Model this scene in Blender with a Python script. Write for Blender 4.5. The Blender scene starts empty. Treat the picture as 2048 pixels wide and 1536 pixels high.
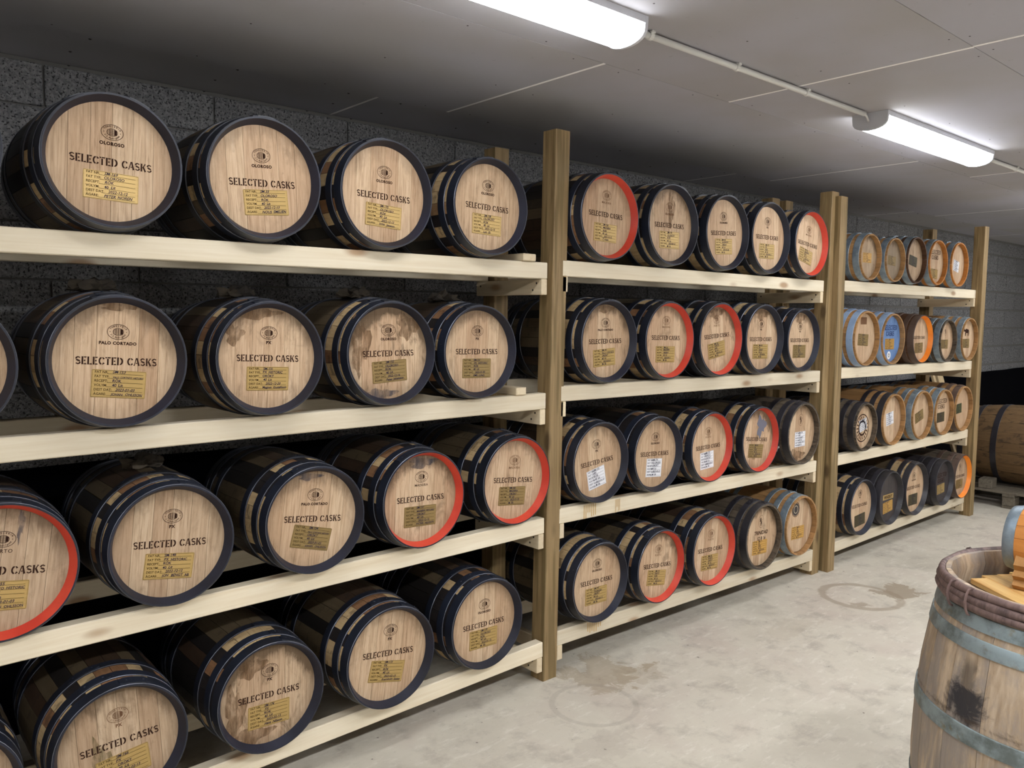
import bpy, bmesh, math, random
from mathutils import Vector, Matrix
PI = math.pi
SC = bpy.context.scene
COL = SC.collection
random.seed(7)

# ------------------------------------------------------------------ camera
CAM = (-2.2367, -2.3526, 1.513)
YAW, PITCH, ROLL, FPX = 0.717, -0.0839, 0.0092, 1617.4
cd = bpy.data.cameras.new('camera'); cam = bpy.data.objects.new('camera', cd); COL.objects.link(cam)
cd.sensor_fit = 'HORIZONTAL'; cd.sensor_width = 36.0; cd.lens = FPX / 2048 * 36.0
cd.clip_start = 0.05; cd.clip_end = 60
_f = Vector((math.sin(YAW)*math.cos(PITCH), math.cos(YAW)*math.cos(PITCH), math.sin(PITCH)))
_r = Vector((math.cos(YAW), -math.sin(YAW), 0)); _u = _r.cross(_f)
_r2 = _r*math.cos(ROLL) + _u*math.sin(ROLL); _u2 = -_r*math.sin(ROLL) + _u*math.cos(ROLL)
cam.matrix_world = Matrix(((_r2.x, _u2.x, -_f.x, CAM[0]), (_r2.y, _u2.y, -_f.y, CAM[1]), (_r2.z, _u2.z, -_f.z, CAM[2]), (0, 0, 0, 1)))
SC.camera = cam

# ------------------------------------------------------------------ world, light, exposure
wd = bpy.data.worlds.new('world'); SC.world = wd; wd.use_nodes = True
wd.node_tree.nodes['Background'].inputs[0].default_value = (0.75, 0.8, 0.9, 1)
wd.node_tree.nodes['Background'].inputs[1].default_value = 0.05
LAMP_STRENGTH = 10.5
FILL_LAMP_STRENGTH = 62.0  # for the unseen lamps added as frontal fill
SC.view_settings.view_transform = 'Standard'; SC.view_settings.look = 'None'
SC.view_settings.gamma = 1.0; SC.view_settings.use_curve_mapping = False
SC.view_settings.exposure = 0.72
try:
    SC.cycles.use_denoising = True
    SC.cycles.max_bounces = 8; SC.cycles.diffuse_bounces = 5
except Exception: pass

# ------------------------------------------------------------------ material helpers
def lin(r, g, b):
    f = lambda c: (c/255/12.92) if c/255 <= 0.04045 else ((c/255+0.055)/1.055)**2.4
    return (f(r), f(g), f(b), 1)
class NT:
    def __init__(s, name, rough=0.6, metal=0.0, spec=0.4):
        s.m = bpy.data.materials.new(name); s.m.use_nodes = True
        s.t = s.m.node_tree; s.b = s.t.nodes['Principled BSDF']
        s.b.inputs['Roughness'].default_value = rough; s.b.inputs['Metallic'].default_value = metal
        s.b.inputs['Specular IOR Level'].default_value = spec
    def new(s, typ, **kw):
        n = s.t.nodes.new(typ)
        for k, v in kw.items(): setattr(n, k, v)
        return n
    def put(s, sock, v):
        if hasattr(v, 'is_linked') or isinstance(v, bpy.types.NodeSocket): s.t.links.new(v, sock)
        elif v is not None: sock.default_value = v
    def obj(s): return s.new('ShaderNodeTexCoord').outputs['Object']
    def info(s, o): return s.new('ShaderNodeObjectInfo').outputs[o]
    def map(s, v, scale=(1, 1, 1), loc=(0, 0, 0)):
        n = s.new('ShaderNodeMapping'); s.put(n.inputs['Vector'], v)
        s.put(n.inputs['Scale'], scale); s.put(n.inputs['Location'], loc); return n.outputs[0]
    def noise(s, v, scale=5, detail=4, rough=.55, dist=0):
        n = s.new('ShaderNodeTexNoise'); s.put(n.inputs['Vector'], v); n.inputs['Scale'].default_value = scale
        n.inputs['Detail'].default_value = detail; n.inputs['Roughness'].default_value = rough; n.inputs['Distortion'].default_value = dist
        return n.outputs['Fac']
    def voro(s, v, scale=5, feature='F1', rnd=1.0):
        n = s.new('ShaderNodeTexVoronoi', feature=feature); s.put(n.inputs['Vector'], v); n.inputs['Scale'].default_value = scale
        n.inputs['Randomness'].default_value = rnd
        return n.outputs['Distance']
    def ramp(s, f, stops, interp='LINEAR'):
        n = s.new('ShaderNodeValToRGB'); s.put(n.inputs[0], f); n.color_ramp.interpolation = interp
        e = n.color_ramp.elements
        while len(e) < len(stops): e.new(0.5)
        for i, (p, c) in enumerate(stops):
            e[i].position = p; e[i].color = c if len(c) == 4 else (*c, 1)
        return n.outputs[0]
    def ss(s, f, a, b, lo=0.0, hi=1.0):
        n = s.new('ShaderNodeMapRange', interpolation_type='SMOOTHSTEP'); s.put(n.inputs[0], f)
        for k, v in zip((1, 2, 3, 4), (a, b, lo, hi)): s.put(n.inputs[k], v)
        return n.outputs[0]
    def mix(s, f, a, b, mode='MIX'):
        n = s.new('ShaderNodeMix', data_type='RGBA', blend_type=mode)
        s.put(n.inputs[0], f); s.put(n.inputs[6], a); s.put(n.inputs[7], b); return n.outputs[2]
    def mth(s, op, a, b=None, c=None):
        n = s.new('ShaderNodeMath', operation=op); s.put(n.inputs[0], a)
        if b is not None: s.put(n.inputs[1], b)
        if c is not None: s.put(n.inputs[2], c)
        return n.outputs[0]
    def sep(s, v):
        n = s.new('ShaderNodeSeparateXYZ'); s.put(n.inputs[0], v); return n.outputs
    def add(s, v, w):
        n = s.new('ShaderNodeVectorMath', operation='ADD'); s.put(n.inputs[0], v); s.put(n.inputs[1], w); return n.outputs[0]
    def comb(s, x, y, z):
        n = s.new('ShaderNodeCombineXYZ')
        for i, q in enumerate((x, y, z)): s.put(n.inputs[i], q)
        return n.outputs[0]
    def rvec(s, k=37.0):
        r = s.info('Random'); a = s.mth('MULTIPLY', r, k); return s.comb(a, s.mth('MULTIPLY', r, k*1.7), s.mth('MULTIPLY', r, k*.6))
    def col(s, c): s.put(s.b.inputs['Base Color'], c); return s
    def bump(s, h, strength=.3, dist=.002):
        n = s.new('ShaderNodeBump'); n.inputs['Strength'].default_value = strength; n.inputs['Distance'].default_value = dist
        s.put(n.inputs['Height'], h); s.t.links.new(n.outputs[0], s.b.inputs['Normal'])
    def rough(s, v): s.put(s.b.inputs['Roughness'], v)

def plain(name, c, rough=.5, metal=0., spec=.4):
    n = NT(name, rough, metal, spec); n.col(c); return n.m

def wood(name, c1, c2, axis, knot=None, grain=70, lo=.35, hi=.7, rough=.6, tint=.12, stripe=None):
    n = NT(name, rough); sc = [grain]*3; sc[axis] = grain*.045
    v = n.add(n.obj(), n.rvec())
    g = n.noise(n.map(v, tuple(sc)), 1, 5, .6, .6)
    c = n.ramp(g, [(lo, c1), (hi, c2)])
    big = n.noise(n.map(v, tuple(q*.12 for q in sc)), 1, 3)
    c = n.mix(n.ss(big, .35, .7, 0, .45), c, c1)
    r = n.info('Random'); k = n.mth('MULTIPLY_ADD', r, 2*tint, 1-tint)
    c = n.mix(1.0, c, n.comb(k, k, k), 'MULTIPLY')
    if stripe:
        w = n.noise(n.map(v, tuple(q*.5 for q in sc)), 1, 2, .5, .2)
        c = n.mix(n.ss(w, .52, .6, 0, .6), c, stripe)
    if knot:
        ks = [8.5]*3; ks[axis] = 3.2
        d = n.voro(n.map(v, tuple(ks)), 1)
        c = n.mix(n.ss(d, .07, .20, .75, 0), c, knot)
    n.col(c); n.bump(g, .15, .001); return n.m

M = {}
M['pine_x'] = wood('pine_rail', lin(226, 215, 192), lin(206, 188, 156), 0, lin(150, 110, 70), lo=.3, hi=.85)
M['pine_y'] = wood('pine_bearer', lin(222, 206, 176), lin(202, 180, 144), 1, lin(150, 110, 70), lo=.3, hi=.85)
M['post'] = wood('treated_post', lin(152, 128, 90), lin(106, 84, 52), 2, lin(74, 56, 34), grain=70, stripe=lin(104, 88, 54))
M['slat_y'] = wood('pine_slat', lin(234, 196, 128), lin(206, 150, 82), 1, lin(150, 90, 40))
M['cradle'] = wood('cradle_wood', lin(166, 120, 66), lin(128, 86, 42), 2, None)
M['pallet'] = wood('grey_pallet_wood', lin(120, 112, 98), lin(86, 78, 66), 0, None)
M['brace'] = wood('pale_brace', lin(220, 196, 156), lin(196, 166, 120), 2, None)

def head_mat():
    # obj.color: R seed, G amount of stain and of darkening towards the upper rim, B greyness
    n = NT('oak_head', .62, 0, .3); o = n.obj(); col = n.info('Color'); cs = n.sep(col)
    seed = n.mth('MULTIPLY', cs[0], 40.0)
    v = n.add(o, n.comb(seed, n.mth('MULTIPLY', n.info('Random'), 5.0), seed))
    g = n.noise(n.map(v, (170, 20, 8)), 1, 6, .66, .6)
    c = n.ramp(g, [(.3, lin(205, 178, 149)), (.52, lin(188, 159, 128)), (.75, lin(146, 117, 90))])
    k = n.mth('MULTIPLY_ADD', n.info('Random'), .24, .86)
    c = n.mix(1.0, c, n.comb(k, n.mth('POWER', k, 1.4), n.mth('POWER', k, 1.7)), 'MULTIPLY')
    c = n.mix(n.mth('MULTIPLY', cs[2], .8), c, n.mix(g, lin(150, 138, 120), lin(104, 94, 80)))
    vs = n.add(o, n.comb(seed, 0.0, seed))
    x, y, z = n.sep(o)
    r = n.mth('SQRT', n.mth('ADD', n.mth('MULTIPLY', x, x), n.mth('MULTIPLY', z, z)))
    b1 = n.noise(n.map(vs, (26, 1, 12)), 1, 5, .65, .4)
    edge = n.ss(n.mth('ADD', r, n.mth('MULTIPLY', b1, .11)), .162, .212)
    up = n.ss(n.mth('ADD', z, n.mth('MULTIPLY', n.noise(vs, 6, 2), .12)), .05, .15, .25, 1)  # rim darkens more towards the top of the head
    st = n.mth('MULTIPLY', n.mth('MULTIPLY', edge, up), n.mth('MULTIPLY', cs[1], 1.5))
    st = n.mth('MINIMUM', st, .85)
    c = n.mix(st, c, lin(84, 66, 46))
    blot = n.ss(n.noise(n.map(vs, (17, 1, 8)), 1, 6, .7, .8), .52, .68, 0, 1)
    c = n.mix(n.mth('MULTIPLY', blot, n.mth('MULTIPLY', cs[1], .75)), c, lin(104, 84, 62))
    fleck = n.ss(n.noise(n.map(vs, (60, 1, 40)), 1, 2), .72, .76, 0, .55)
    c = n.mix(n.mth('MULTIPLY', fleck, cs[1]), c, lin(60, 46, 34))
    n.col(c); n.bump(g, .2, .001); return n.m
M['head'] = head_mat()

def stave_painted():
    n = NT('painted_cask_stave', .5, 0, .35); o = n.obj(); x, y, z = n.sep(o); r = n.info('Random')
    v = n.add(o, n.rvec(91)); g = n.noise(n.map(v, (90, 6, 90)), 1, 5, .6, .4)
    tan = n.mix(g, lin(206, 180, 138), lin(150, 122, 84))
    red = n.mix(g, lin(150, 112, 80), lin(96, 66, 44))
    dark = n.mix(g, lin(44, 38, 36), lin(20, 18, 20))
    c = n.mix(n.ss(r, .70, .72), tan, dark)
    c = n.mix(n.ss(r, .25, .27, 1, 0), c, red)
    # whole barrel is patchily smeared with dark paint around the hoops
    sm = n.noise(n.map(v, (16, 40, 16)), 1, 4, .7)
    c = n.mix(n.ss(sm, .55, .63, 0, .5), c, lin(34, 30, 31))
    c = n.mix(n.ss(y, .145, .165, 0, .84), c, n.mix(g, lin(32, 28, 25), lin(13, 12, 12)))  # past the third hoop: dark varnish, with shelf shade painted into the colour
    n.col(c); n.bump(g, .25, .001); return n.m
M['stave'] = stave_painted()

def stave_plain(name, a, b, d, dirt=.4):
    n = NT(name, .6, 0, .3); o = n.obj(); v = n.add(o, n.rvec(91))
    g = n.noise(n.map(v, (90, 6, 90)), 1, 5, .6, .5)
    c = n.mix(g, a, b); k = n.mth('MULTIPLY_ADD', n.info('Random'), .3, .8)
    c = n.mix(1.0, c, n.comb(k, k, k), 'MULTIPLY')
    s = n.noise(n.map(v, (14, 7, 14)), 1, 6, .7, .8)
    c = n.mix(n.ss(s, .5, .64, 0, dirt), c, d)
    n.col(c); n.bump(g, .3, .001); return n.m
M['oak'] = stave_plain('oak_stave', lin(186, 146, 98), lin(140, 100, 60), lin(90, 66, 42))
M['oak_orange'] = stave_plain('orange_oak_stave', lin(206, 142, 74), lin(170, 104, 46), lin(120, 76, 36), .25)
M['weathered'] = stave_plain('weathered_stave', lin(112, 100, 84), lin(64, 54, 46), lin(34, 30, 28), .8)
M['blackstave'] = stave_plain('black_stave', lin(44, 40, 42), lin(22, 20, 22), lin(90, 84, 80), .15)
M['brownstave'] = stave_plain('brown_stave', lin(104, 72, 48), lin(66, 44, 30), lin(40, 28, 22), .4)
M['bigback'] = stave_plain('old_brown_stave', lin(134, 106, 72), lin(86, 65, 43), lin(46, 36, 26), .75)

def upright_mat():
    n = NT('grey_brown_stave', .6, 0, .3); o = n.obj(); v = n.add(o, n.rvec(91))
    g = n.noise(n.map(v, (60, 4, 60)), 1, 6, .62, .5)
    c = n.ramp(g, [(.3, lin(190, 170, 146)), (.58, lin(158, 137, 113)), (.82, lin(112, 95, 78))])
    k = n.mth('MULTIPLY_ADD', n.info('Random'), .3, .82); c = n.mix(1.0, c, n.comb(k, k, k), 'MULTIPLY')
    s = n.noise(n.map(v, (9, 2.2, 9)), 1, 6, .7, .8)
    c = n.mix(n.ss(s, .46, .60, 0, .75), c, lin(134, 126, 121))
    cc = n.sep(n.info('Color')); x, y, z = n.sep(o)
    dx = n.mth('ADD', x, n.mth('MULTIPLY_ADD', cc[0], 1.2, -.6))      # distance round the barrel from the soot's middle
    w = n.noise(n.add(o, n.comb(n.mth('MULTIPLY', cc[0], 1.2), 0., 0.)), 22, 6, .7, .7)
    q1 = n.mth('DIVIDE', dx, .052); q2 = n.mth('DIVIDE', n.mth('SUBTRACT', y, .252), .048)
    rr = n.mth('SQRT', n.mth('ADD', n.mth('MULTIPLY', q1, q1), n.mth('MULTIPLY', q2, q2)))
    sp = n.ss(n.mth('ADD', rr, n.mth('MULTIPLY', n.mth('SUBTRACT', w, .5), 2.4)), .6, 1.3, .95, 0)
    s1 = n.mth('MULTIPLY', n.ss(n.mth('ADD', n.mth('ABSOLUTE', dx), n.mth('MULTIPLY', n.mth('SUBTRACT', w, .5), .03)), .012, .026, .6, 0), n.mth('MULTIPLY', n.ss(y, .13, .17), n.ss(y, .26, .28, 1, 0)))
    c = n.mix(n.mth('MULTIPLY', n.mth('MAXIMUM', sp, s1), cc[1]), c, lin(38, 38, 43))
    ds = n.mth('ABSOLUTE', n.mth('SUBTRACT', y, .282))
    sm = n.ss(n.mth('ADD', ds, n.mth('MULTIPLY', w, .06)), .026, .04, .7, 0)
    c = n.mix(sm, c, lin(70, 56, 44))
    n.col(c); n.bump(g, .3, .0015); return n.m
M['upright'] = upright_mat()

def paint(name, a, b, rough=.38, wear=None):
    n = NT(name, rough, 0, .5); v = n.add(n.obj(), n.rvec(53))
    c = n.mix(n.ss(n.noise(v, 9, 4), .3, .7), a, b)
    if wear: c = n.mix(n.ss(n.noise(v, 60, 4, .7), .66, .74, 0, .7), c, wear)
    n.col(c); n.bump(n.noise(v, 40, 3), .15, .001); return n.m
M['navy'] = paint('navy_hoop_paint', lin(28, 34, 48), lin(20, 23, 32), .42, lin(96, 92, 90))
M['navychime'] = paint('navy_chime_paint', lin(24, 29, 48), lin(18, 21, 34), .5)
M['red'] = paint('red_chime_paint', lin(206, 70, 48), lin(188, 54, 38), .45, lin(140, 60, 50))
M['orange'] = paint('orange_chime_paint', lin(240, 140, 30), lin(226, 120, 20), .45)
M['blackhoop'] = paint('black_hoop_paint', lin(48, 46, 52), lin(34, 32, 36), .4, lin(120, 114, 110))
M['brownhoop'] = paint('brown_hoop', lin(92, 72, 60), lin(70, 54, 46), .5, lin(50, 40, 36))
M['bluehead'] = paint('blue_head_paint', lin(104, 138, 186), lin(88, 120, 170), .5)
M['paleblue'] = paint('pale_blue_hoop', lin(150, 172, 200), lin(124, 146, 176), .42, lin(110, 120, 130))
M['blackhead'] = paint('black_head_paint', lin(58, 50, 50), lin(44, 38, 40), .5, lin(120, 112, 108))
M['steel'] = plain('bare_steel_edge', lin(120, 122, 132), .35, .6)
def galv(name, a, b, c2, rough=.42):
    n = NT(name, rough, .55, .5); v = n.add(n.obj(), n.rvec(53))
    c = n.mix(n.ss(n.noise(v, 14, 5, .65), .35, .65), a, b)
    c = n.mix(n.ss(n.noise(v, 26, 5, .7), .55, .7, 0, .6), c, c2)
    n.col(c); n.bump(n.noise(v, 60, 3), .15, .001); return n.m
M['galv'] = galv('galvanised_hoop', lin(150, 164, 174), lin(116, 130, 142), lin(170, 176, 176))
M['galvold'] = galv('weathered_galvanised_hoop', lin(150, 164, 168), lin(104, 112, 110), lin(128, 112, 70), .5)
M['willow'] = wood('willow_hoop', lin(116, 94, 88), lin(48, 36, 37), 1, None, grain=60)
M['ink'] = plain('burnt_stencil', lin(52, 32, 24), .8, 0, .1)
M['inkfaint'] = plain('faint_stencil', lin(112, 82, 60), .8, 0, .1)
M['inkblue'] = plain('blue_stencil', lin(26, 40, 88), .7, 0, .2)
M['pen'] = plain('pen_ink', lin(34, 32, 62), .7, 0, .2)
M['print'] = plain('plate_print', lin(62, 48, 22), .7, 0, .2)
M['whiteink'] = plain('pale_lettering', lin(214, 200, 170), .6)
def plate(name, a, b, metal, rough):
    n = NT(name, rough, metal, .5); v = n.add(n.obj(), n.rvec(20))
    n.col(n.mix(n.noise(n.map(v, (4, 1, 80)), 3, 3), a, b)); return n.m
M['brass'] = plate('brass_plate', lin(194, 164, 104), lin(172, 142, 84), .35, .36)
M['olive'] = plate('dull_brass_plate', lin(156, 132, 84), lin(134, 110, 66), .3, .45)
M['darkplate'] = plate('dark_plate', lin(84, 76, 50), lin(66, 58, 40), .3, .5)
M['greenplate'] = plate('green_plate', lin(76, 84, 50), lin(62, 68, 42), .2, .5)
M['copperplate'] = plate('amber_plate', lin(214, 168, 88), lin(190, 144, 70), .3, .4)
M['paper'] = plain('white_paper', lin(228, 228, 232), .7)
M['cloth'] = paint('bung_cloth', lin(72, 62, 48), lin(38, 33, 28), .9)
M['screw'] = plain('dark_screw', lin(54, 50, 46), .5, .5)
M['black'] = plain('black_membrane', lin(5, 5, 9), .8, 0, .03)
def block_mat():
    n = NT('porous_block', .9, 0, .2); v = n.add(n.obj(), n.rvec(11))
    g = n.noise(v, 75, 4, .65); p = n.voro(v, 105)
    c = n.mix(n.ss(g, .35, .65), lin(112, 112, 114), lin(146, 146, 146))
    c = n.mix(n.ss(n.noise(v, 130, 2, .5), .56, .64, 0, .85), c, lin(40, 40, 42))
    k = n.mth('MULTIPLY_ADD', n.info('Random'), .14, .93); c = n.mix(1., c, n.comb(k, k, k), 'MULTIPLY')
    n.col(c); n.bump(n.mth('ADD', g, n.mth('MULTIPLY', n.noise(v, 130, 2, .5), -1.2)), 1., .006); return n.m
M['block'] = block_mat()
M['mortar'] = plain('grey_mortar', lin(112, 110, 107), .9, 0, .2)
M['mortar_dark'] = plain('dark_joint', lin(60, 60, 60), .9, 0, .2)
def ceil_mat():
    n = NT('ceiling_board', .75, 0, .25); v = n.add(n.obj(), n.rvec(13))
    c = n.mix(n.ss(n.noise(v, 1.3, 3), .3, .7), lin(176, 176, 186), lin(168, 166, 168))
    c = n.mix(n.ss(n.noise(v, 30, 3), .68, .74, 0, .18), c, lin(120, 116, 112))
    n.col(c); return n.m
M['ceil'] = ceil_mat()
M['ceiljoint'] = plain('joint_filler', lin(250, 249, 248), .8)
M['ceilprint'] = plain('board_print', lin(130, 126, 124), .8)
M['whitewall'] = plain('white_render', lin(215, 213, 208), .9)
M['housing'] = plain('lamp_housing', lin(206, 208, 216), .5)
M['conduit'] = plain('white_conduit', lin(222, 222, 220), .4)
def floor_mat():
    n = NT('concrete_floor', .62, 0, .35); o = n.obj(); x, y, z = n.sep(o)
    a = n.noise(o, 1.6, 6, .6, .3); b = n.noise(o, 7, 6, .65); f = n.noise(o, 60, 4, .6)
    c = n.ramp(a, [(.3, lin(180, 173, 158)), (.5, lin(200, 193, 178)), (.7, lin(190, 179, 166))])
    c = n.mix(n.ss(b, .48, .70, 0, .6), c, lin(158, 150, 138))
    c = n.mix(n.ss(n.noise(n.map(o, (3, 9, 1)), 3, 5, .7), .52, .70, 0, .55), c, lin(218, 212, 200))
    c = n.mix(n.ss(f, .62, .72, 0, .3), c, lin(130, 122, 112))
    c = n.mix(n.ss(n.noise(o, 28, 2, .5), .735, .76, 0, .75), c, lin(96, 86, 76))
    wob = n.noise(o, 7, 5, .65, .5)
    def dist(px, py, sx=1, sy=1):
        dx = n.mth('MULTIPLY', n.mth('SUBTRACT', x, px), sx); dy = n.mth('MULTIPLY', n.mth('SUBTRACT', y, py), sy)
        return n.mth('SQRT', n.mth('ADD', n.mth('MULTIPLY', dx, dx), n.mth('MULTIPLY', dy, dy)))
    wet = lin(150, 132, 106)
    def blob(px, py, r, amt, sx=1, sy=1, col=wet, wb=.5):
        nonlocal c
        d = n.mth('ADD', dist(px, py, sx, sy), n.mth('MULTIPLY', n.mth('SUBTRACT', wob, .5), wb))
        c = n.mix(n.ss(d, r-.03, r, amt, 0), c, col)
    def ring(px, py, r, w, amt, col=wet):
        nonlocal c
        d = n.mth('ABSOLUTE', n.mth('SUBTRACT', dist(px, py), r))
        d = n.mth('ADD', d, n.mth('MULTIPLY', n.mth('SUBTRACT', wob, .5), w*1.2))
        c = n.mix(n.ss(d, w*.4, w, amt, 0), c, col)
    blob(2.30, -.46, .15, .65, 1, 1.2, lin(136, 118, 96)); ring(2.05, -.36, .20, .03, .55, lin(140, 124, 104))
    blob(1.92, -.42, .05, .6, 1, 1, lin(140, 124, 104), .2)
    blob(.27, -.10, .16, .5, .8, 1); blob(.36, -.2, .12, .3)
    ring(.02, -.27, .165, .016, .3, lin(150, 142, 130)); blob(-.16, -.5, .13, .3, 1, 1.6, lin(168, 158, 146), .4)
    blob(-.35, -.62, .13, .25, 1.7, .8, lin(170, 160, 148), .1); blob(1.35, -.35, .18, .25, 1, 2, lin(170, 158, 140))
    n.col(c); n.rough(n.ss(a, .3, .7, .55, .72)); n.bump(n.mth('ADD', f, b), .12, .002); return n.m
M['floor'] = floor_mat()

# ------------------------------------------------------------------ geometry helpers
def mesh(name, verts, faces, mat=None, smooth=False, mats=None, fm=None):
    me = bpy.data.meshes.new(name); me.from_pydata([tuple(v) for v in verts], [], faces)
    for m in (mats or ([mat] if mat else [])): me.materials.append(m)
    if fm: me.polygons.foreach_set('material_index', fm)
    if smooth: me.polygons.foreach_set('use_smooth', [True]*len(me.polygons))
    me.update(); return me
def link(name, data, parent=None, mx=None):
    o = bpy.data.objects.new(name, data); COL.objects.link(o)
    if parent is not None: o.parent = parent
    if mx is not None: o.matrix_local = mx
    return o
def T(x, y, z): return Matrix.Translation((x, y, z))
def RX(a): return Matrix.Rotation(a, 4, 'X')
def RY(a): return Matrix.Rotation(a, 4, 'Y')
def RZ(a): return Matrix.Rotation(a, 4, 'Z')
def tag(o, label=None, cat=None, group=None, kind=None):
    if label: o['label'] = label
    if cat: o['category'] = cat
    if group: o['group'] = group
    if kind: o['kind'] = kind
    return o
def thing(name, label, cat, mx, group=None):
    return tag(link(name, None, None, mx), label, cat, group)
_bc = {}
def box(dx, dy, dz, mat, bev=.003, key=None):
    """chamfered box centred on the origin"""
    k = (round(dx, 4), round(dy, 4), round(dz, 4), mat.name, bev)
    if k in _bc: return _bc[k]
    bm = bmesh.new(); bmesh.ops.create_cube(bm, size=1)
    for v in bm.verts: v.co = Vector((v.co.x*dx, v.co.y*dy, v.co.z*dz))
    if bev: bmesh.ops.bevel(bm, geom=list(bm.edges), offset=bev, segments=1, affect='EDGES')
    me = bpy.data.meshes.new('box'); bm.to_mesh(me); bm.free(); me.materials.append(mat); _bc[k] = me; return me
def lathe(name, prof, n, mats, pm=None, smooth=True, closed=True):
    """revolve (y, r) profile about the Y axis"""
    vs, fs, fm = [], [], []; m = len(prof)
    for i in range(n):
        a = 2*PI*i/n
        for (y, r) in prof: vs.append((r*math.sin(a), y, r*math.cos(a)))
    segs = m if closed else m-1
    for i in range(n):
        for j in range(segs):
            a, b = i*m+j, i*m+(j+1) % m; c, d = ((i+1) % n)*m+(j+1) % m, ((i+1) % n)*m+j
            fs.append((a, b, c, d)); fm.append(pm[j] if pm else 0)
    me = mesh(name, vs, fs, None, smooth, mats, fm)
    bm = bmesh.new(); bm.from_mesh(me); bmesh.ops.recalc_face_normals(bm, faces=bm.faces); bm.to_mesh(me); bm.free()
    if smooth:
        try: me.set_sharp_from_angle(angle=math.radians(35))
        except Exception: pass
    return me
def merge(parts):
    vs, fs = [], []
    for v, f in parts:
        o = len(vs); vs += v; fs += [tuple(i+o for i in q) for q in f]
    return vs, fs

# ------------------------------------------------------------------ lettering (flat print)
_txt = {}; _pending = []
def text_geo(body, size, bold=0., shear=0., space=1., align='LEFT', spacing=1.):
    k = (body, size, bold, shear, space, align, spacing)
    if k in _txt: return _txt[k]
    cu = bpy.data.curves.new('t', 'FONT'); cu.body = body; cu.size = size; cu.offset = bold; cu.shear = shear
    cu.space_line = space; cu.align_x = align; cu.resolution_u = 2; cu.space_character = spacing
    o = bpy.data.objects.new('t', cu); COL.objects.link(o)
    dg = bpy.context.evaluated_depsgraph_get(); dg.update()
    me = o.evaluated_get(dg).to_mesh()
    g = ([tuple(v.co) for v in me.vertices], [tuple(p.vertices) for p in me.polygons])
    o.evaluated_get(dg).to_mesh_clear(); bpy.data.objects.remove(o); bpy.data.curves.remove(cu)
    _txt[k] = g; return g
def upright(g, y=0., dx=0., dz=0., fit=None, rot=0.):
    """lay XY text geometry into the XZ plane facing -Y, optionally fitted to a width"""
    vs, fs = g
    if not vs: return [], []
    s = 1.
    if fit:
        xs = [v[0] for v in vs]; s = fit/(max(xs)-min(xs))
    c, q = math.cos(rot), math.sin(rot)
    return [((v[0]*c-v[1]*q)*s+dx, y, (v[0]*q+v[1]*c)*s+dz) for v in vs], fs

def stroke(pts, ws):
    """flared ribbon along points -> quads"""
    vs, fs = [], []
    for i, p in enumerate(pts):
        a = pts[max(0, i-1)]; b = pts[min(len(pts)-1, i+1)]
        d = Vector((b[0]-a[0], b[1]-a[1])); d.normalize(); w = ws[i] if isinstance(ws, list) else ws
        vs += [(p[0]-d.y*w/2, p[1]+d.x*w/2, 0), (p[0]+d.y*w/2, p[1]-d.x*w/2, 0)]
    for i in range(len(pts)-1): fs.append((2*i+1, 2*i+3, 2*i+2, 2*i))
    return vs, fs
def arc(cx, cy, rx, ry, a0, a1, n=7):
    return [(cx+rx*math.cos(math.radians(a0+(a1-a0)*i/n)), cy+ry*math.sin(math.radians(a0+(a1-a0)*i/n))) for i in range(n+1)]
def fl(n, a, b): return [a+(b-a)*i/n for i in range(n+1)]
def glyph(ch):
    W = .2
    stem = lambda x: [stroke([(x, 0), (x, .08), (x, .92), (x, 1)], [.26, W, W, .26])]
    if ch == 'S':
        return .62, [stroke(arc(.31, .73, .22, .2, 25, 190, 8), [.2]+fl(7, .12, W)), stroke(arc(.31, .27, .22, .2, 205, 370, 8), [.2]+fl(7, .12, W)),
                     stroke([(.10, .62), (.22, .53), (.42, .47), (.53, .37)], [.14, W, W, .14])]
    if ch == 'E':
        return .60, stem(.12) + [stroke([(.27, .93), (.5, .93), (.56, .9)], [.13, .14, .24]), stroke([(.27, .5), (.46, .5)], [.12, .2]), stroke([(.27, .07), (.5, .07), (.57, .1)], [.13, .14, .24])]
    if ch == 'L':
        return .56, stem(.12) + [stroke([(.27, .07), (.46, .07), (.54, .11)], [.13, .14, .26])]
    if ch == 'C':
        return .74, [stroke(arc(.42, .5, .31, .43, 100, 260, 9), [.12]+[.19]*8+[.12]), stroke(arc(.42, .5, .27, .43, 84, 32, 4), [.12, .13, .14, .2, .22]), stroke(arc(.42, .5, .27, .43, -84, -32, 4), [.12, .13, .14, .2, .22])]
    if ch == 'T':
        return .66, [stroke([(.31, 0), (.31, .08), (.31, .8)], [.28, W, W]), stroke([(.02, .88), (.08, .92), (.19, .93)], [.26, .15, .14]), stroke([(.25, .93), (.54, .93), (.6, .88)], [.14, .15, .26])]
    if ch == 'D':
        return .74, stem(.12) + [stroke(arc(.28, .5, .36, .43, 80, -80, 9), [.12, .15]+[.21]*6+[.15, .12])]
    if ch == 'A':
        return .74, [stroke([(.04, 0), (.1, .1), (.33, 1)], [.18, .1, .12]), stroke([(.40, 1), (.62, .1), (.66, 0)], [.16, .22, .28]), stroke([(.27, .32), (.44, .32)], [.12, .12])]
    if ch == 'K':
        return .70, stem(.12) + [stroke([(.27, .46), (.52, .9), (.58, 1)], [.12, .12, .2]), stroke([(.34, .56), (.56, .1), (.62, 0)], [.2, .2, .28])]
    return .34, []
def stencil(body, width):
    x = 0; parts = []
    for ch in body:
        adv, st = glyph(ch)
        for v, f in st: parts.append(([(p[0]+x, p[1], 0) for p in v], f))
        x += adv + .07
    x -= .07; vs, fs = merge(parts); s = width/x
    return [((v[0]-x/2)*s, 0, v[1]*s) for v in vs], fs
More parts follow.
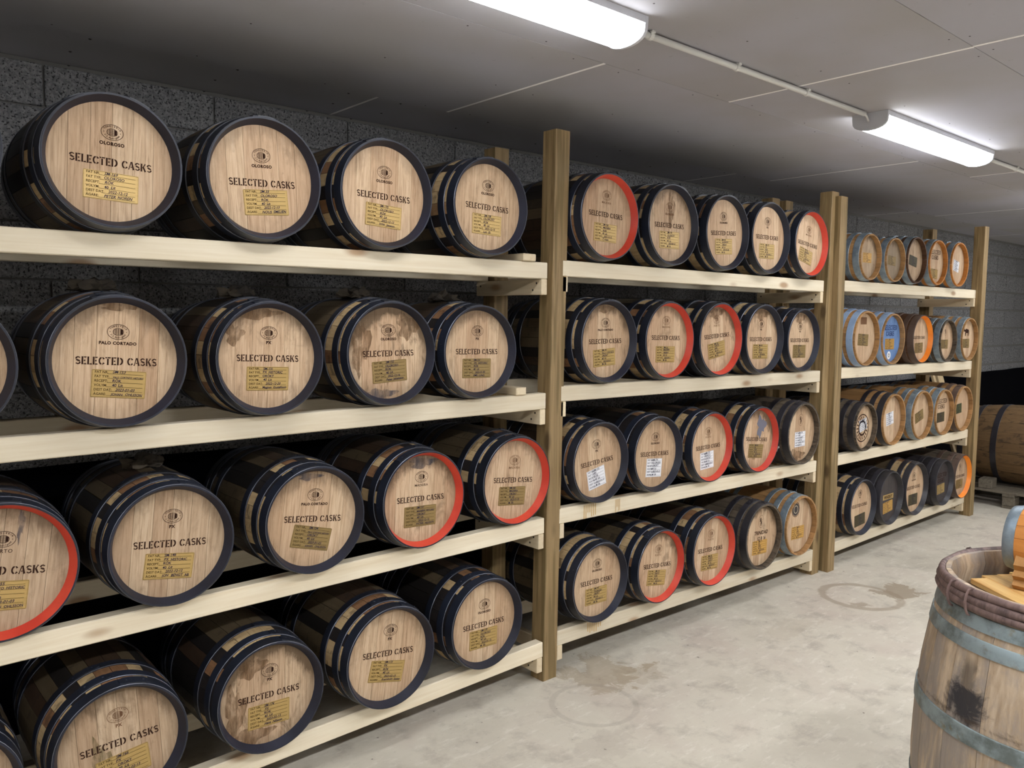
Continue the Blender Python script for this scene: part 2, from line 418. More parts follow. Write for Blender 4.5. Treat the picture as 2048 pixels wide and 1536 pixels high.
HY = .028                                             # how deep the head sits inside the chime
def flat(name, geo, mat): return mesh(name, geo[0], geo[1], mat)
STENCIL = stencil('SELECTED CASKS', .203)
st2a, st2b = stencil('SELECTED', .195), stencil('CASKS', .122)
STENCIL2 = merge([([(x, y, z+.010) for x, y, z in st2a[0]], st2a[1]), ([(x, y, z-.030) for x, y, z in st2b[0]], st2b[1])])
M_STENCIL = flat('stencil', STENCIL, M['ink']); M_STENCIL2 = flat('stencil_two_lines', STENCIL2, M['ink'])
M_STENCIL2B = flat('stencil_two_lines_blue', STENCIL2, M['inkblue'])
def emblem_geo():
    parts = []
    def ell(rx, ry, w, n=40):
        pts = [(rx*math.cos(2*PI*i/n), ry*math.sin(2*PI*i/n)) for i in range(n+1)]
        v, f = stroke(pts, w); return [(p[0], 0, p[1]) for p in v], f
    parts += [ell(.0275, .0200, .0013), ell(.0132, .0098, .0010, 28)]
    # little barrel: staves and a filled end
    for k in range(-3, 4):
        t = k/3.6; pts = [(-.0122+.0244*i/6, .0088*t*(1-.25*((i-3)/3)**2)) for i in range(7)]
        v, f = stroke(pts, .0007); parts.append(([(p[0], 0, p[1]) for p in v], f))
    for xx in (-.006, 0.0, .006):
        v, f = stroke([(xx, -.008), (xx, .008)], .0011); parts.append(([(p[0], 0, p[1]) for p in v], f))
    v, f = stroke([(.0085, -.006), (.0085, .006)], .006); parts.append(([(p[0], 0, p[1]) for p in v], f))
    for body, a0, a1, rx, ry, flip, sz in (('TONELERIA', 150, 30, .0205, .0140, 0, .0062), ('J.L.Rodriguez', 208, 332, .0205, .0172, 1, .0062)):
        n = len(body)
        for i, ch in enumerate(body):
            a = math.radians(a0+(a1-a0)*i/(n-1)); x, z = rx*math.cos(a), ry*math.sin(a)
            nx, nz = math.cos(a)/rx, math.sin(a)/ry
            rot = math.atan2(nz, nx) - PI/2 + (PI if flip else 0)
            parts.append(upright(text_geo(ch, sz, .00012, .2*flip, 1., 'CENTER'), 0, x, z, None, rot))
    for sx in (-1, 1):
        parts.append(upright(text_geo('*', .006, .0001, 0, 1., 'CENTER'), 0, sx*.0205, -.003))
    return merge(parts)
EMB = emblem_geo(); M_EMBLEM = flat('emblem', EMB, M['ink']); M_EMBLEM_F = flat('emblem_faint', EMB, M['inkfaint'])
def lion_geo():
    parts = []
    pts = [(.024*math.cos(2*PI*i/36), .033*math.sin(2*PI*i/36)) for i in range(37)]
    v, f = stroke(pts, .0013); parts.append(([(p[0], 0, p[1]) for p in v], f))
    # rearing animal figure in ribbons: body, hind legs, forelegs, neck and head, tail
    for q, w in (([(.002, -.008), (-.001, .002), (-.003, .010)], [.009, .008, .008]), ([(.003, -.008), (.008, -.013), (.004, -.020), (.009, -.021)], [.006, .005, .003, .003]),
                 ([(0, -.009), (-.005, -.014), (-.003, -.021), (-.007, -.022)], [.006, .004, .003, .003]), ([(-.003, .006), (-.010, .008), (-.014, .013)], [.005, .003, .003]),
                 ([(-.003, .003), (-.010, .001), (-.014, .004)], [.005, .003, .003]), ([(-.003, .010), (-.004, .016), (-.009, .018)], [.008, .008, .004]),
                 ([(.003, -.006), (.011, -.003), (.010, .006), (.014, .012)], [.003, .002, .002, .004])):
        v, f = stroke(q, w); parts.append(([(p[0], 0, p[1]) for p in v], f))
    return merge(parts)
M_LION = flat('oval_stamp', lion_geo(), M['ink'])
_types = {}
def type_mesh(body, mat):
    k = (body, mat.name)
    if k not in _types:
        bold = body in ('OLOROSO', 'PALO CORTADO', 'PX')
        g = text_geo(body, .0125, .0006 if bold else .0001, 0, 1., 'CENTER', 1.12)
        _types[k] = flat('type_lettering', upright(g, 0, 0, 0, {'PALO CORTADO': .094, 'OLOROSO': .062, 'MADEIRA': .056, 'PORTO': .046}.get(body)), mat)
    return _types[k]

# plates: brass card with rounded corners, printed lines and handwriting
PW, PH = .137, .074
def card(name, w, h, t, mat, r=.003):
    pts = []
    for cx, cz, a0 in ((w/2-r, h/2-r, 0), (-w/2+r, h/2-r, 90), (-w/2+r, -h/2+r, 180), (w/2-r, -h/2+r, 270)):
        for i in range(3):
            a = math.radians(a0+45*i); pts.append((cx+r*math.cos(a), cz+r*math.sin(a)))
    n = len(pts); vs = [(x, -t, z) for x, z in pts]+[(x, 0, z) for x, z in pts]
    fs = [tuple(range(n)), tuple(range(2*n-1, n-1, -1))]+[(i, i+n, (i+1) % n+n, (i+1) % n) for i in range(n)]
    return mesh(name, vs, [f[::-1] for f in fs], mat)
ROWS = ['FAT NR:', 'FAT TYP:', 'RECEPT:', 'VOLYM:', 'DEST DAT:', 'ÅGARE:']
def print_geo(w, h):
    parts = []; sp = h/6.35
    for i, s in enumerate(ROWS):
        z = h/2-sp*(i+.80)
        parts.append(upright(text_geo(s, .0092*h/PH, .0001), 0, -w/2+.007, z))
        x0 = -w/2+.007+(.030 if len(s) < 9 else .036)*w/PW*1.05
        parts.append(([(x0, 0, z-.0012), (w/2-.008, 0, z-.0012), (w/2-.008, 0, z-.0004), (x0, 0, z-.0004)], [(0, 1, 2, 3)]))
    pts = [(-w/2+.0015, -h/2+.0015), (w/2-.0015, -h/2+.0015), (w/2-.0015, h/2-.0015), (-w/2+.0015, h/2-.0015), (-w/2+.0015, -h/2+.0015)]
    v, f = stroke(pts, .0007); parts.append(([(p[0], 0, p[1]) for p in v], f))
    return merge(parts)
M_PRINT = flat('plate_print', print_geo(PW, PH), M['print'])
M_PRINT_P = flat('paper_print', print_geo(.112, .086), M['pen'])
def hand_geo(lines, w, h, rnd):
    parts = []; sp = h/6.35
    for i, s in enumerate(lines):
        z = h/2-sp*(i+.80)+.0004
        x = -w/2+(.058 if i == 4 else .05)*w/PW+rnd.uniform(0, .003)
        gs = [text_geo(word, .0104*h/PH, .00014, rnd.choice((.05, .2, .3))) for word in s.split(' ')]
        ws = [max(v[0] for v in g[0]) for g in gs]; k = min(1, (w/2-.004-x)/(sum(ws)+.005*len(ws)))
        for g, ww in zip(gs, ws):
            parts.append(upright(g, 0, x, z+rnd.uniform(-.0006, .0006), ww*k, rnd.uniform(-.03, .03))); x += (ww+.005)*k
    return merge(parts)
PLATES = {k: card('plate', PW, PH, .0012, M[k]) for k in ('brass', 'olive', 'darkplate', 'copperplate')}
PLATES['paper'] = card('paper', .112, .086, .0006, M['paper'], .001)
PLATES['greenplate'] = card('plate', PW, PH, .0012, M['greenplate'])

# ------------------------------------------------------------------ cask meshes (R = .175)
R0, L0, RE, RB, NS = .175, .52, .172, .190, 27
def rad(y, L=L0, re=RE, rb=RB): return re+(rb-re)*(1-(2*y/L-1)**2)
def stave_mesh(name, mat, ns=NS, L=L0, re=RE, rb=RB, th=.017, seg=6, gap=.0007, arcn=2, end=None):
    vs, fs = [], []; da = PI/ns; k = arcn+1
    ys = [0, .03]+[.03+(L-.06)*i/seg for i in range(1, seg)]+[L-.03, L]
    for y in ys:
        r = rad(y, L, re, rb); g = gap/r
        for i in range(k):
            a = -da+g+(2*da-2*g)*i/arcn; vs.append((r*math.sin(a), y, r*math.cos(a)))
        tt = end if (end and y in (0, L)) else th
        for a in (da-g, -da+g): vs.append(((r-tt)*math.sin(a), y, (r-tt)*math.cos(a)))
    m = k+2
    for j in range(len(ys)-1):
        for i in range(m): fs.append((j*m+i, j*m+(i+1) % m, (j+1)*m+(i+1) % m, (j+1)*m+i))
    fs.append(tuple(range(m-1, -1, -1))); e = (len(ys)-1)*m; fs.append(tuple(e+i for i in range(m)))
    fs = [f[::-1] for f in fs]
    me = mesh(name, vs, fs, mat, True)
    try: me.set_sharp_from_angle(angle=math.radians(40))
    except Exception: pass
    return me
STAVES_B = {k: stave_mesh('stave', M[k], end=.002, th=.013) for k in ('brownstave', 'weathered')}
STAVES = {k: stave_mesh('stave', M[k], end=.002 if k in ('stave', 'blackstave') else .009, th=.013) for k in ('stave', 'oak', 'oak_orange', 'weathered', 'blackstave', 'brownstave')}
def hoop_mesh(y0, y1, mat, th=.003, L=L0, re=RE, rb=RB, n=56, bare=True):
    r0, r1 = rad(y0, L, re, rb), rad(y1, L, re, rb)
    ym = (y0+y1)/2; rm = rad(ym, L, re, rb)
    c = .0011
    prof = [(y0, r0-.001), (y0, r0+th-c), (y0+c, r0+th), (ym, rm+th), (y1, r1+th), (y1, r1-.001)]
    return lathe('hoop', prof, n, [mat, M['steel']], [0, 1 if bare else 0, 0, 0, 0, 0])
def lap_mesh(y0, y1, mat, th=.003, L=L0, re=RE, rb=RB, ang=26):
    """overlapping end of the hoop strip with two rivets, centred on the top"""
    vs, fs = [], []; n = 6; A = math.radians(ang); t2 = th+.0028
    for i in range(n+1):
        a = -A/2+A*i/n; ins = .006 if i in (0, n) else 0
        for y in (y0+.002+ins, y1-.002-ins):
            r = rad(y, L, re, rb)
            vs += [((r+t2)*math.sin(a), y, (r+t2)*math.cos(a)), ((r+th-.001)*math.sin(a), y, (r+th-.001)*math.cos(a))]
    for i in range(n):
        p = i*4; q = p+4
        fs += [(p, q, q+2, p+2), (p, p+1, q+1, q), (p+2, q+2, q+3, p+3)]
    fs += [(0, 2, 3, 1), (n*4, n*4+1, n*4+3, n*4+2)]
    for a in (-A*.28, A*.28):
        y = (y0+y1)/2; r = rad(y, L, re, rb)+t2; b = len(vs); ns = 8; rr = .0045
        for k in range(ns):
            q = 2*PI*k/ns; vs.append((r*math.sin(a)+rr*math.cos(q)*math.cos(a), y+rr*math.sin(q), r*math.cos(a)-rr*math.cos(q)*math.sin(a)))
        vs.append(((r+.003)*math.sin(a), y, (r+.003)*math.cos(a)))
        for k in range(ns): fs.append((b+k, b+(k+1) % ns, b+ns))
    me = mesh('lap', vs, fs, mat)
    bm = bmesh.new(); bm.from_mesh(me); bmesh.ops.recalc_face_normals(bm, faces=bm.faces); bm.to_mesh(me); bm.free(); return me
HOOPS = [(0.0, .038), (.052, .084), (.128, .158)]
HOOPS_G = [(.012, .050), (.074, .106), (.140, .168)]
_hc = {}
def hoops_for(key, spans):
    k = (key, spans[0][0])
    if k not in _hc:
        full = spans + [(L0-b, L0-a) for a, b in spans]
        _hc[k] = ([hoop_mesh(a, b, M[key], bare=(key == 'navy')) for a, b in full], [lap_mesh(a, b, M[key]) for a, b in full])
    return _hc[k]
def chime_mesh(mat):
    ri = .1575
    prof = [(-.0014, RE-.0030), (-.0014, RE+.0008), (.0, RE+.001), (.0, RE-.0025), (HY-.0005, ri+.004), (HY-.0005, ri-.002)]
    return lathe('chime', prof, 64, [M['navychime'] if mat.name.startswith(('red', 'orange')) else mat, mat], [0, 0, 0, 0, 1, 1])
CHIMES = {k: chime_mesh(M[k]) for k in ('navychime', 'red', 'orange', 'blackhoop')}
def board_meshes(mat, rh, nb=6, th=.012):
    out = []; w = 2*rh/nb
    for i in range(nb):
        x0, x1 = -rh+w*i+.0004, -rh+w*(i+1)-.0004; pts = []
        n = 5
        for j in range(n+1):
            x = x0+(x1-x0)*j/n; pts.append((x, math.sqrt(max(0, rh*rh-x*x))))
        for j in range(n, -1, -1):
            x = x0+(x1-x0)*j/n; pts.append((x, -math.sqrt(max(0, rh*rh-x*x))))
        q = [pts[0]]
        for p in pts[1:]:
            if abs(p[0]-q[-1][0])+abs(p[1]-q[-1][1]) > 1e-5: q.append(p)
        if abs(q[0][0]-q[-1][0])+abs(q[0][1]-q[-1][1]) < 1e-5: q.pop()
        m = len(q); vs = [(x, 0, z) for x, z in q]+[(x, th, z) for x, z in q]
        fs = [tuple(range(m)), tuple(range(2*m-1, m-1, -1))]+[(k, k+m, (k+1) % m+m, (k+1) % m) for k in range(m)]
        me = mesh('board', vs, fs, mat)
        bm = bmesh.new(); bm.from_mesh(me); bmesh.ops.recalc_face_normals(bm, faces=bm.faces); bm.to_mesh(me); bm.free(); out.append(me)
    return out
BOARDS = board_meshes(M['head'], .1585); BOARDS_B = board_meshes(M['bluehead'], .1585); BOARDS_K = board_meshes(M['blackhead'], .1585)
BACKHEAD = lathe('back_head', [(L0-.03, 0.0001), (L0-.03, .158), (L0-.042, .158), (L0-.042, .0001)], 24, [M['oak']], closed=True, smooth=False)
def cloth_mesh(seed, sx=.058, sy=.045, sz=.027):
    rnd = random.Random(seed); bm = bmesh.new(); bmesh.ops.create_icosphere(bm, subdivisions=3, radius=1)
    ph = [rnd.uniform(0, 6) for _ in range(6)]
    for v in bm.verts:
        d = v.co.copy(); k = 1+.22*math.sin(5*d.x+ph[0]+3*d.y)+.2*math.sin(7*d.y+ph[1]-4*d.x)+.15*math.sin(11*d.x+9*d.y+ph[2])+.1*rnd.uniform(-1, 1)
        z = d.z*k; z = z if z > 0 else z*.25
        v.co = Vector((d.x*sx*k, d.y*sy*k, z*sz+.3*sz*abs(math.sin(4*d.x+ph[3])*math.cos(5*d.y+ph[4]))))
    me = bpy.data.meshes.new('cloth'); bm.to_mesh(me); bm.free(); me.materials.append(M['cloth']); return me
CLOTHS = [cloth_mesh(i) for i in range(4)]
def badge_mesh(rx, rz, mat):
    n = 24; vs = [(0, 0, 0)]+[(rx*math.cos(2*PI*i/n), 0, rz*math.sin(2*PI*i/n)) for i in range(n)]
    return mesh('badge', vs, [(0, i+1, (i+1) % n+1) for i in range(n)], mat)
def ring_flat(r0, r1, mat):
    v, f = stroke([((r0+r1)/2*math.cos(2*PI*i/32), (r0+r1)/2*math.sin(2*PI*i/32)) for i in range(33)], r1-r0)
    return mesh('ring', [(p[0], 0, p[1]) for p in v], f, mat)

def make_cask(x, y, zrail, h, R, spec, label, group=None):
    """lying cask, head towards -Y; root on the rail below the axis"""
    s = R/R0; rnd = random.Random(label)
    root = tag(link('oak_cask', None, None, T(x, y, zrail) @ Matrix.Diagonal((s, 1, s, 1))), label, 'cask', group)
    A = T(0, 0, h/s)
    tl = math.radians(spec.get('tilt', 0)); spin = rnd.uniform(0, 2*PI/NS)
    sm = STAVES[spec.get('stave', 'stave')]
    if spec.get('chime', 'navychime') and spec.get('stave') in STAVES_B: sm = STAVES_B[spec['stave']]
    for k in range(NS): link('stave', sm, root, A @ RY(2*PI*k/NS+spin))
    hm, lm = hoops_for(spec.get('hoop', 'navy'), HOOPS_G if spec.get('inset') else HOOPS)
    for i, (a, b) in enumerate(zip(hm, lm)):
        la = math.radians(rnd.uniform(-22, 28)); hp = link('hoop', a, root, A @ RY(la))
        if i < 3: link('hoop_lap', b, hp, Matrix())
    bmats = {'blue': BOARDS_B, 'black': BOARDS_K}.get(spec.get('head'), BOARDS)
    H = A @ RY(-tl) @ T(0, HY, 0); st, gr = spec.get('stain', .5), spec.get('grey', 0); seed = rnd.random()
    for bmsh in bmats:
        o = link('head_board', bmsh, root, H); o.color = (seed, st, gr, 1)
    link('back_head', BACKHEAD, root, A)
    ch = spec.get('chime', 'navychime')
    if ch:
        c = link('painted_chime', CHIMES[ch], root, A)
        if ch in ('red', 'orange'): c['label'] = ch+' painted inner rim'
    e = .0006
    D = H @ T(spec.get('dx', 0), -e, spec.get('dz', 0))
    t = spec.get('type')
    if t:
        faint = spec.get('faint')
        link('emblem', M_EMBLEM_F if faint else M_EMBLEM, root, D @ T(0, 0, .078))
        link('type_lettering', type_mesh(t, M['inkfaint'] if faint else M['ink']), root, D @ T(0, 0, .044))
    if spec.get('lion'): link('oval_stamp', M_LION, root, D @ T(0, 0, .075))
    if spec.get('sel', True): link('stencil_lettering', M_STENCIL, root, D @ T(0, 0, -.011))
    if spec.get('sel2'): link('stencil_lettering', M_STENCIL2B if spec['sel2'] == 'blue' else M_STENCIL2, root, D @ T(*spec.get('sel2pos', (0, 0, .04))))
    pk = spec.get('plate', 'brass')
    if pk:
        px, pz, pa = spec.get('ppos', (.0, -.064, 0))
        P = H @ T(px, 0, pz) @ RY(math.radians(-pa))
        pl = link('paper_label' if pk == 'paper' else 'name_plate', PLATES[pk], root, P)
        th = .0006 if pk == 'paper' else .0012
        link('printed_form', M_PRINT_P if pk == 'paper' else M_PRINT, pl, T(0, -th-e, 0))
        w, hh = (.112, .086) if pk == 'paper' else (PW, PH)
        g = hand_geo(spec.get('hand', ['SM-%d' % rnd.randint(120, 180), t or 'EK', rnd.choice(('RÖK', 'ORÖKT')), '40 Lit', '2023-0%d-%d' % (rnd.randint(1, 4), rnd.randint(10, 28)), 'M. Ek']), w, hh, rnd)
        if g[0]: link('handwriting', flat('handwriting', g, M['pen']), pl, T(0, -th-e*1.6, 0))
    for nm, me, pos in spec.get('extra', []): link(nm, me, root, H @ T(*pos))
    if spec.get('side'):
        v = [(-.03, .052, RE+.0052), (.03, .052, RE+.0052), (.03, .084, RE+.0116), (-.03, .084, RE+.0116), (0, .052, RE+.0095), (0, .084, RE+.0159)]
        link('side_label', mesh('side_label', v, [(0, 4, 5, 3), (4, 1, 2, 5)], M['paper']), root, A @ RY(math.radians(-112)))
    if spec.get('cloth') is not None:
        link('bung_cloth', CLOTHS[spec['cloth'] % 4], root, A @ T(0, spec.get('clothy', .25), RB+.003))
    return root

# ------------------------------------------------------------------ measured layout
PWD = .0782                                           # post width
XB1, XB2, XC = 2.1852, 2.3017, 4.4866
RAIL_H, RAIL_D = .0645, .045
RZ_ = {1: [(1.7221, 1.7254), (1.1955, 1.2054), (.6732, .6941), (.1311, .1723)],
       2: [(1.7397, 1.7314), (1.2291, 1.2133), (.7182, .6862), (.196, .1548)],
       3: [(1.7417, 1.7417), (1.2204, 1.203), (.6917, .6743), (.1523, .162)]}
RX_ = {1: (-2.2, -.004), 2: (PWD+.002, XB1-.002), 3: (XB2+PWD+.002, XC-.002)}
XF = {1: (-2.2, 0.0), 2: (PWD, XB1), 3: (XB2+PWD, XC)}
def rail_z(k, i, x):
    x0, x1 = XF[k]; a, b = RZ_[k][i]; t = (x-x0)/(x1-x0); return a*(1-t)+b*t
W_Y, C_Z = .9219, 2.3783
YR = .335                                             # rear posts

# ------------------------------------------------------------------ setting
X0, X1, Y0 = -5.5, 10.2, -5.2
def struct(name, me, mx=None, parent=None):
    o = link(name, me, parent, mx); o['kind'] = 'structure'; return o
def slab(x0, x1, y0, y1, z0, z1, mat):
    vs = [(x, y, z) for x in (x0, x1) for y in (y0, y1) for z in (z0, z1)]
    return mesh('slab', vs, [(0, 1, 3, 2), (4, 6, 7, 5), (0, 4, 5, 1), (2, 3, 7, 6), (0, 2, 6, 4), (1, 5, 7, 3)], mat)
fl_o = struct('floor', slab(X0, X1, Y0, W_Y+.2, -.12, 0, M['floor'])); fl_o['label'] = 'stained pale concrete floor'
# block wall: 0.6 x 0.2 m blocks in running bond, recessed joints
wb = struct('wall_back', slab(X0, X1, W_Y+.012, W_Y+.2, 0, C_Z+.06, M['mortar'])); wb['label'] = 'rough grey block wall'
def block_mesh(L, h):
    return box(L, .05, h, M['block'], .004)
ZB = .957                                             # lower wall is covered by black membrane
JZ = [2.2269-.2*k for k in range(8)]
def block_at(x0, x1, z0, z1, right):
    g = .009 if right else .0035
    d = .018
    link('block', block_mesh(x1-x0-2*g, z1-z0-2*g), wb, T((x0+x1)/2, W_Y+.025+(.006 if right else 0), (z0+z1)/2))
tops = [C_Z] + JZ
for r in range(len(tops)-1):
    z1, z0 = tops[r], max(tops[r+1], ZB-.02)
    if z1 <= ZB: break
    x = -1.5682 - .6*4 + (.3 if r % 2 else 0)
    while x < 9.9:
        block_at(x, min(x+.6, 10.15), z0, z1, x > 3.5); x += .6
rnd = random.Random(3)
# membrane with a slightly wavy upper lip
vs, fs = [], []; nx = 90
for i in range(nx+1):
    x = -4+14.1*i/nx; w = .003*math.sin(x*3)+.0015*math.sin(x*9+1)
    for z, dy in ((0, .02), (.5, .024+.006*math.sin(x*3)), (ZB-.03+w, .028), (ZB+w, .010)): vs.append((x, W_Y-dy, z))
for i in range(nx):
    for j in range(3): fs.append((i*4+j, i*4+j+4, i*4+j+5, i*4+j+1))
mo = struct('trim_1', mesh('membrane', vs, fs, M['black'], True)); mo['label'] = 'black membrane on the lower wall'
struct('wall_front', slab(X0, X1, Y0-.2, Y0, 0, C_Z+.06, M['whitewall']))
struct('wall_left', slab(X0-.2, X0, Y0, W_Y+.2, 0, C_Z+.06, M['whitewall']))
struct('wall_right', slab(X1, X1+.2, Y0, W_Y+.2, 0, C_Z+.06, M['whitewall']))

# ceiling: boards 0.9 m wide with open joints
ce = struct('ceiling', slab(X0, X1, Y0, W_Y+.2, C_Z+.028, C_Z+.15, M['mortar_dark'])); ce['label'] = 'grey boarded ceiling'
rowsY = [(W_Y+.01, .505, -.45), (.505, -.402, -.128), (-.402, -1.312, .606), (-1.312, -2.22, .60), (-2.22, -3.13, -.13), (-3.13, -4.04, .6), (-4.04, Y0, -.13)]
def panel(x0, x1, y0, y1, dz=0.):
    w, d, t = x1-x0-.013, y1-y0-.0012, .016; b = .0006
    vs = []
    for z, e in ((0, b), (t*.5, 0), (t, 0)):
        vs += [(-w/2+e, -d/2+e, z), (w/2-e, -d/2+e, z), (w/2-e, d/2-e, z), (-w/2+e, d/2-e, z)]
    fs = [(3, 2, 1, 0), (8, 9, 10, 11)]
    for l in (0, 4): fs += [(l+i, l+(i+1) % 4, l+(i+1) % 4+4, l+i+4) for i in range(4)]
    link('ceiling_board', mesh('board', vs, fs, M['ceil']), ce, T((x0+x1)/2, (y0+y1)/2, C_Z+dz))
SCREWS = []
for ri, (ya, yb, xj) in enumerate(rowsY):
    x = xj-2.53*3
    while x < X1:
        a, b = max(x, X0), min(x+2.53, X1)
        if b-a > .3: panel(a, b, yb, ya, 0. if ri else .011)  # row along the wall is set higher so the step keeps it in shade
        if b < X1: link('joint_filler', box(.012, ya-yb-.002, .014, M['ceiljoint'], .001), ce, T(b, (ya+yb)/2, C_Z+.0064+(0 if ri else .011)))
        for k in range(6):
            for yy in (ya-.03, (ya+yb)/2, yb+.03): SCREWS.append((x+.1+k*.46+rnd.uniform(-.03, .03), yy+rnd.uniform(-.006, .006)))
        x += 2.53
sv, sf = [], []
for x, y in SCREWS:
    if not (-2.2 < x < 6): continue
    b = len(sv); n = 6
    for i in range(n): sv.append((x+.006*math.cos(2*PI*i/n), y+.006*math.sin(2*PI*i/n), C_Z+.001))
    sv.append((x, y, C_Z-.0015))
    for i in range(n): sf.append((b+(i+1) % n, b+i, b+n))
so = link('ceiling_screws', mesh('screws', sv, sf, M['screw']), ce); so['kind'] = 'stuff'
# illegible grey maker's print running along the board edges, as short flat marks
pv, pf = [], []
for (xa, xb, yc) in ((-1.05, -.22, -.36), (-.02, .34, -1.27), (.62, 1.05, -1.27), (.74, 1.1, -1.36), (2.0, 2.35, -.36)):
    x = xa
    while x < xb:
        w = rnd.uniform(.006, .016)
        for row in (0, 1):
            if rnd.random() < .8:
                b = len(pv); h = rnd.uniform(.005, .011); yy = yc+row*.02
                pv += [(x, yy, C_Z+.0008), (x+w*.6, yy, C_Z+.0008), (x+w*.6, yy+h, C_Z+.0008), (x, yy+h, C_Z+.0008)]; pf.append((b+3, b+2, b+1, b))
        x += w+.004
pr = link('board_print', mesh('print', pv, pf, M['ceilprint']), ce); pr['kind'] = 'stuff'

# ------------------------------------------------------------------ batten lamps and conduit
def lit(name, strength):
    m = bpy.data.materials.new(name); m.use_nodes = True
    b = m.node_tree.nodes['Principled BSDF']; b.inputs['Base Color'].default_value = (.9, .9, .9, 1)
    b.inputs['Emission Color'].default_value = (.95, .97, 1, 1); b.inputs['Emission Strength'].default_value = strength
    return m
le, le2 = lit('lit_diffuser', LAMP_STRENGTH), lit('fill_diffuser', FILL_LAMP_STRENGTH)
LW, LL, LH, LYC = .152, 1.21, .072, -.708
def lamp_section(w, h, n=12, shrink=0.):
    """half-round diffuser from the sides of the tray"""
    pts = [(w/2-shrink, -.020)]
    for i in range(n+1):
        a = PI*i/n; pts.append(((w/2-shrink)*math.cos(a), -.020-(h-.022-shrink)*math.sin(a)**.66))
    pts.append((-w/2+shrink, -.020)); return pts
def extr(pts, x0, x1, mat, name, caps=True, smooth=False):
    n = len(pts); vs = [(x0, y, z) for y, z in pts]+[(x1, y, z) for y, z in pts]
    fs = [(i, (i+1) % n, (i+1) % n+n, i+n) for i in range(n)]
    if caps: fs += [tuple(range(n-1, -1, -1)), tuple(range(n, 2*n))]
    me = mesh(name, vs, fs, mat, smooth)
    bm = bmesh.new(); bm.from_mesh(me); bmesh.ops.recalc_face_normals(bm, faces=bm.faces); bm.to_mesh(me); bm.free(); return me
M_DIFF = extr(lamp_section(LW-.006, LH), -LL/2+.012, LL/2-.012, le, 'diffuser')
M_FILL_DIFF = extr([(-LW/2+.004, -.0202), (LW/2-.004, -.0202), (LW/2-.004, -.0225), (-LW/2+.004, -.0225)], -LL/2+.012, LL/2-.012, le2, 'diffuser')
M_TRAY = extr([(-LW/2, 0), (LW/2, 0), (LW/2, -.020), (-LW/2, -.020)], -LL/2+.002, LL/2-.002, M['housing'], 'tray')
M_CAP = extr([(-LW/2-.001, 0.)]+[(-q[0]*1.03, q[1]-.0015) for q in lamp_section(LW-.004, LH)][:]+[(LW/2+.001, 0.)], -.006, .006, M['housing'], 'end_cap')
def lamp(xc, label, y=LYC, diff=None):
    r = thing('batten_lamp', label, 'lamp', T(xc, y, C_Z), 'ceiling batten lamps')
    link('housing', M_TRAY, r); link('diffuser', diff or M_DIFF, r)
    for q in (-1, 1): link('end_cap', M_CAP, r, T(q*(LL/2-.006), 0, 0))
    return r
lamp(-.965, 'lit white batten lamp on the ceiling, cut by the top edge of the picture')
lamp(1.785, 'lit white batten lamp on the ceiling above the far racks, seen whole')
for k, xc in enumerate((4.54, 7.29, -3.72)):
    lamp(xc, ('lit batten lamp out of view beyond the last rack', 'lit batten lamp out of view at the far end wall', 'lit batten lamp out of view behind the camera')[k])
for k, xc in enumerate((-3.4, -1.0, 1.4, 3.8, 6.2)):  # unseen lamps added to fill light onto the cask heads
    lamp(xc, 'added unseen fill lamp on the ceiling, number %s from the left wall' % ('one', 'two', 'three', 'four', 'five')[k], -2.62, M_FILL_DIFF)
def tube(pts, r, n=10):
    vs, fs = [], []
    for i, p in enumerate(pts):
        a, b = Vector(pts[max(0, i-1)]), Vector(pts[min(len(pts)-1, i+1)]); d = (b-a).normalized()
        u = d.cross(Vector((0, 0, 1))) if abs(d.z) < .95 else d.cross(Vector((1, 0, 0))); u.normalize(); w = d.cross(u)
        for k in range(n):
            t = 2*PI*k/n; q = Vector(p)+u*(r*math.cos(t))+w*(r*math.sin(t)); vs.append(tuple(q))
    for i in range(len(pts)-1):
        for k in range(n): fs.append((i*n+k, i*n+(k+1) % n, (i+1)*n+(k+1) % n, (i+1)*n+k))
    fs += [tuple(range(n-1, -1, -1)), tuple(range((len(pts)-1)*n, len(pts)*n))]
    return vs, fs
def conduit(x0, x1, label, thin):
    y = LYC; z = C_Z-.013
    t = thing('cable_conduit', label, 'conduit', T(x0, y, z))
    link('pipe', mesh('pipe', *tube([(.004 if not thin else .06, 0, 0), (x1-x0-.05, 0, 0)], .010), M['conduit'], True), t)
    link('cable', mesh('cable', *tube([(x1-x0-.055, 0, 0), (x1-x0-.03, 0, -.006), (x1-x0-.001, .004, -.022)], .0045, 8), M['conduit'], True), t)
    x = .1
    while x < x1-x0-.1:
        v, f = tube([(x-.008, 0, 0), (x+.008, 0, 0)], .0128, 10)
        link('clip', mesh('clip', v, f, M['conduit']), t); link('clip_foot', box(.016, .034, .008, M['conduit'], .001), t, T(x, 0, .0085)); x += .46
conduit(-.36, 1.18, 'white cable conduit clipped to the ceiling between the two batten lamps', False)
conduit(2.39, 3.935, 'white cable conduit running right from the far batten lamp', True)

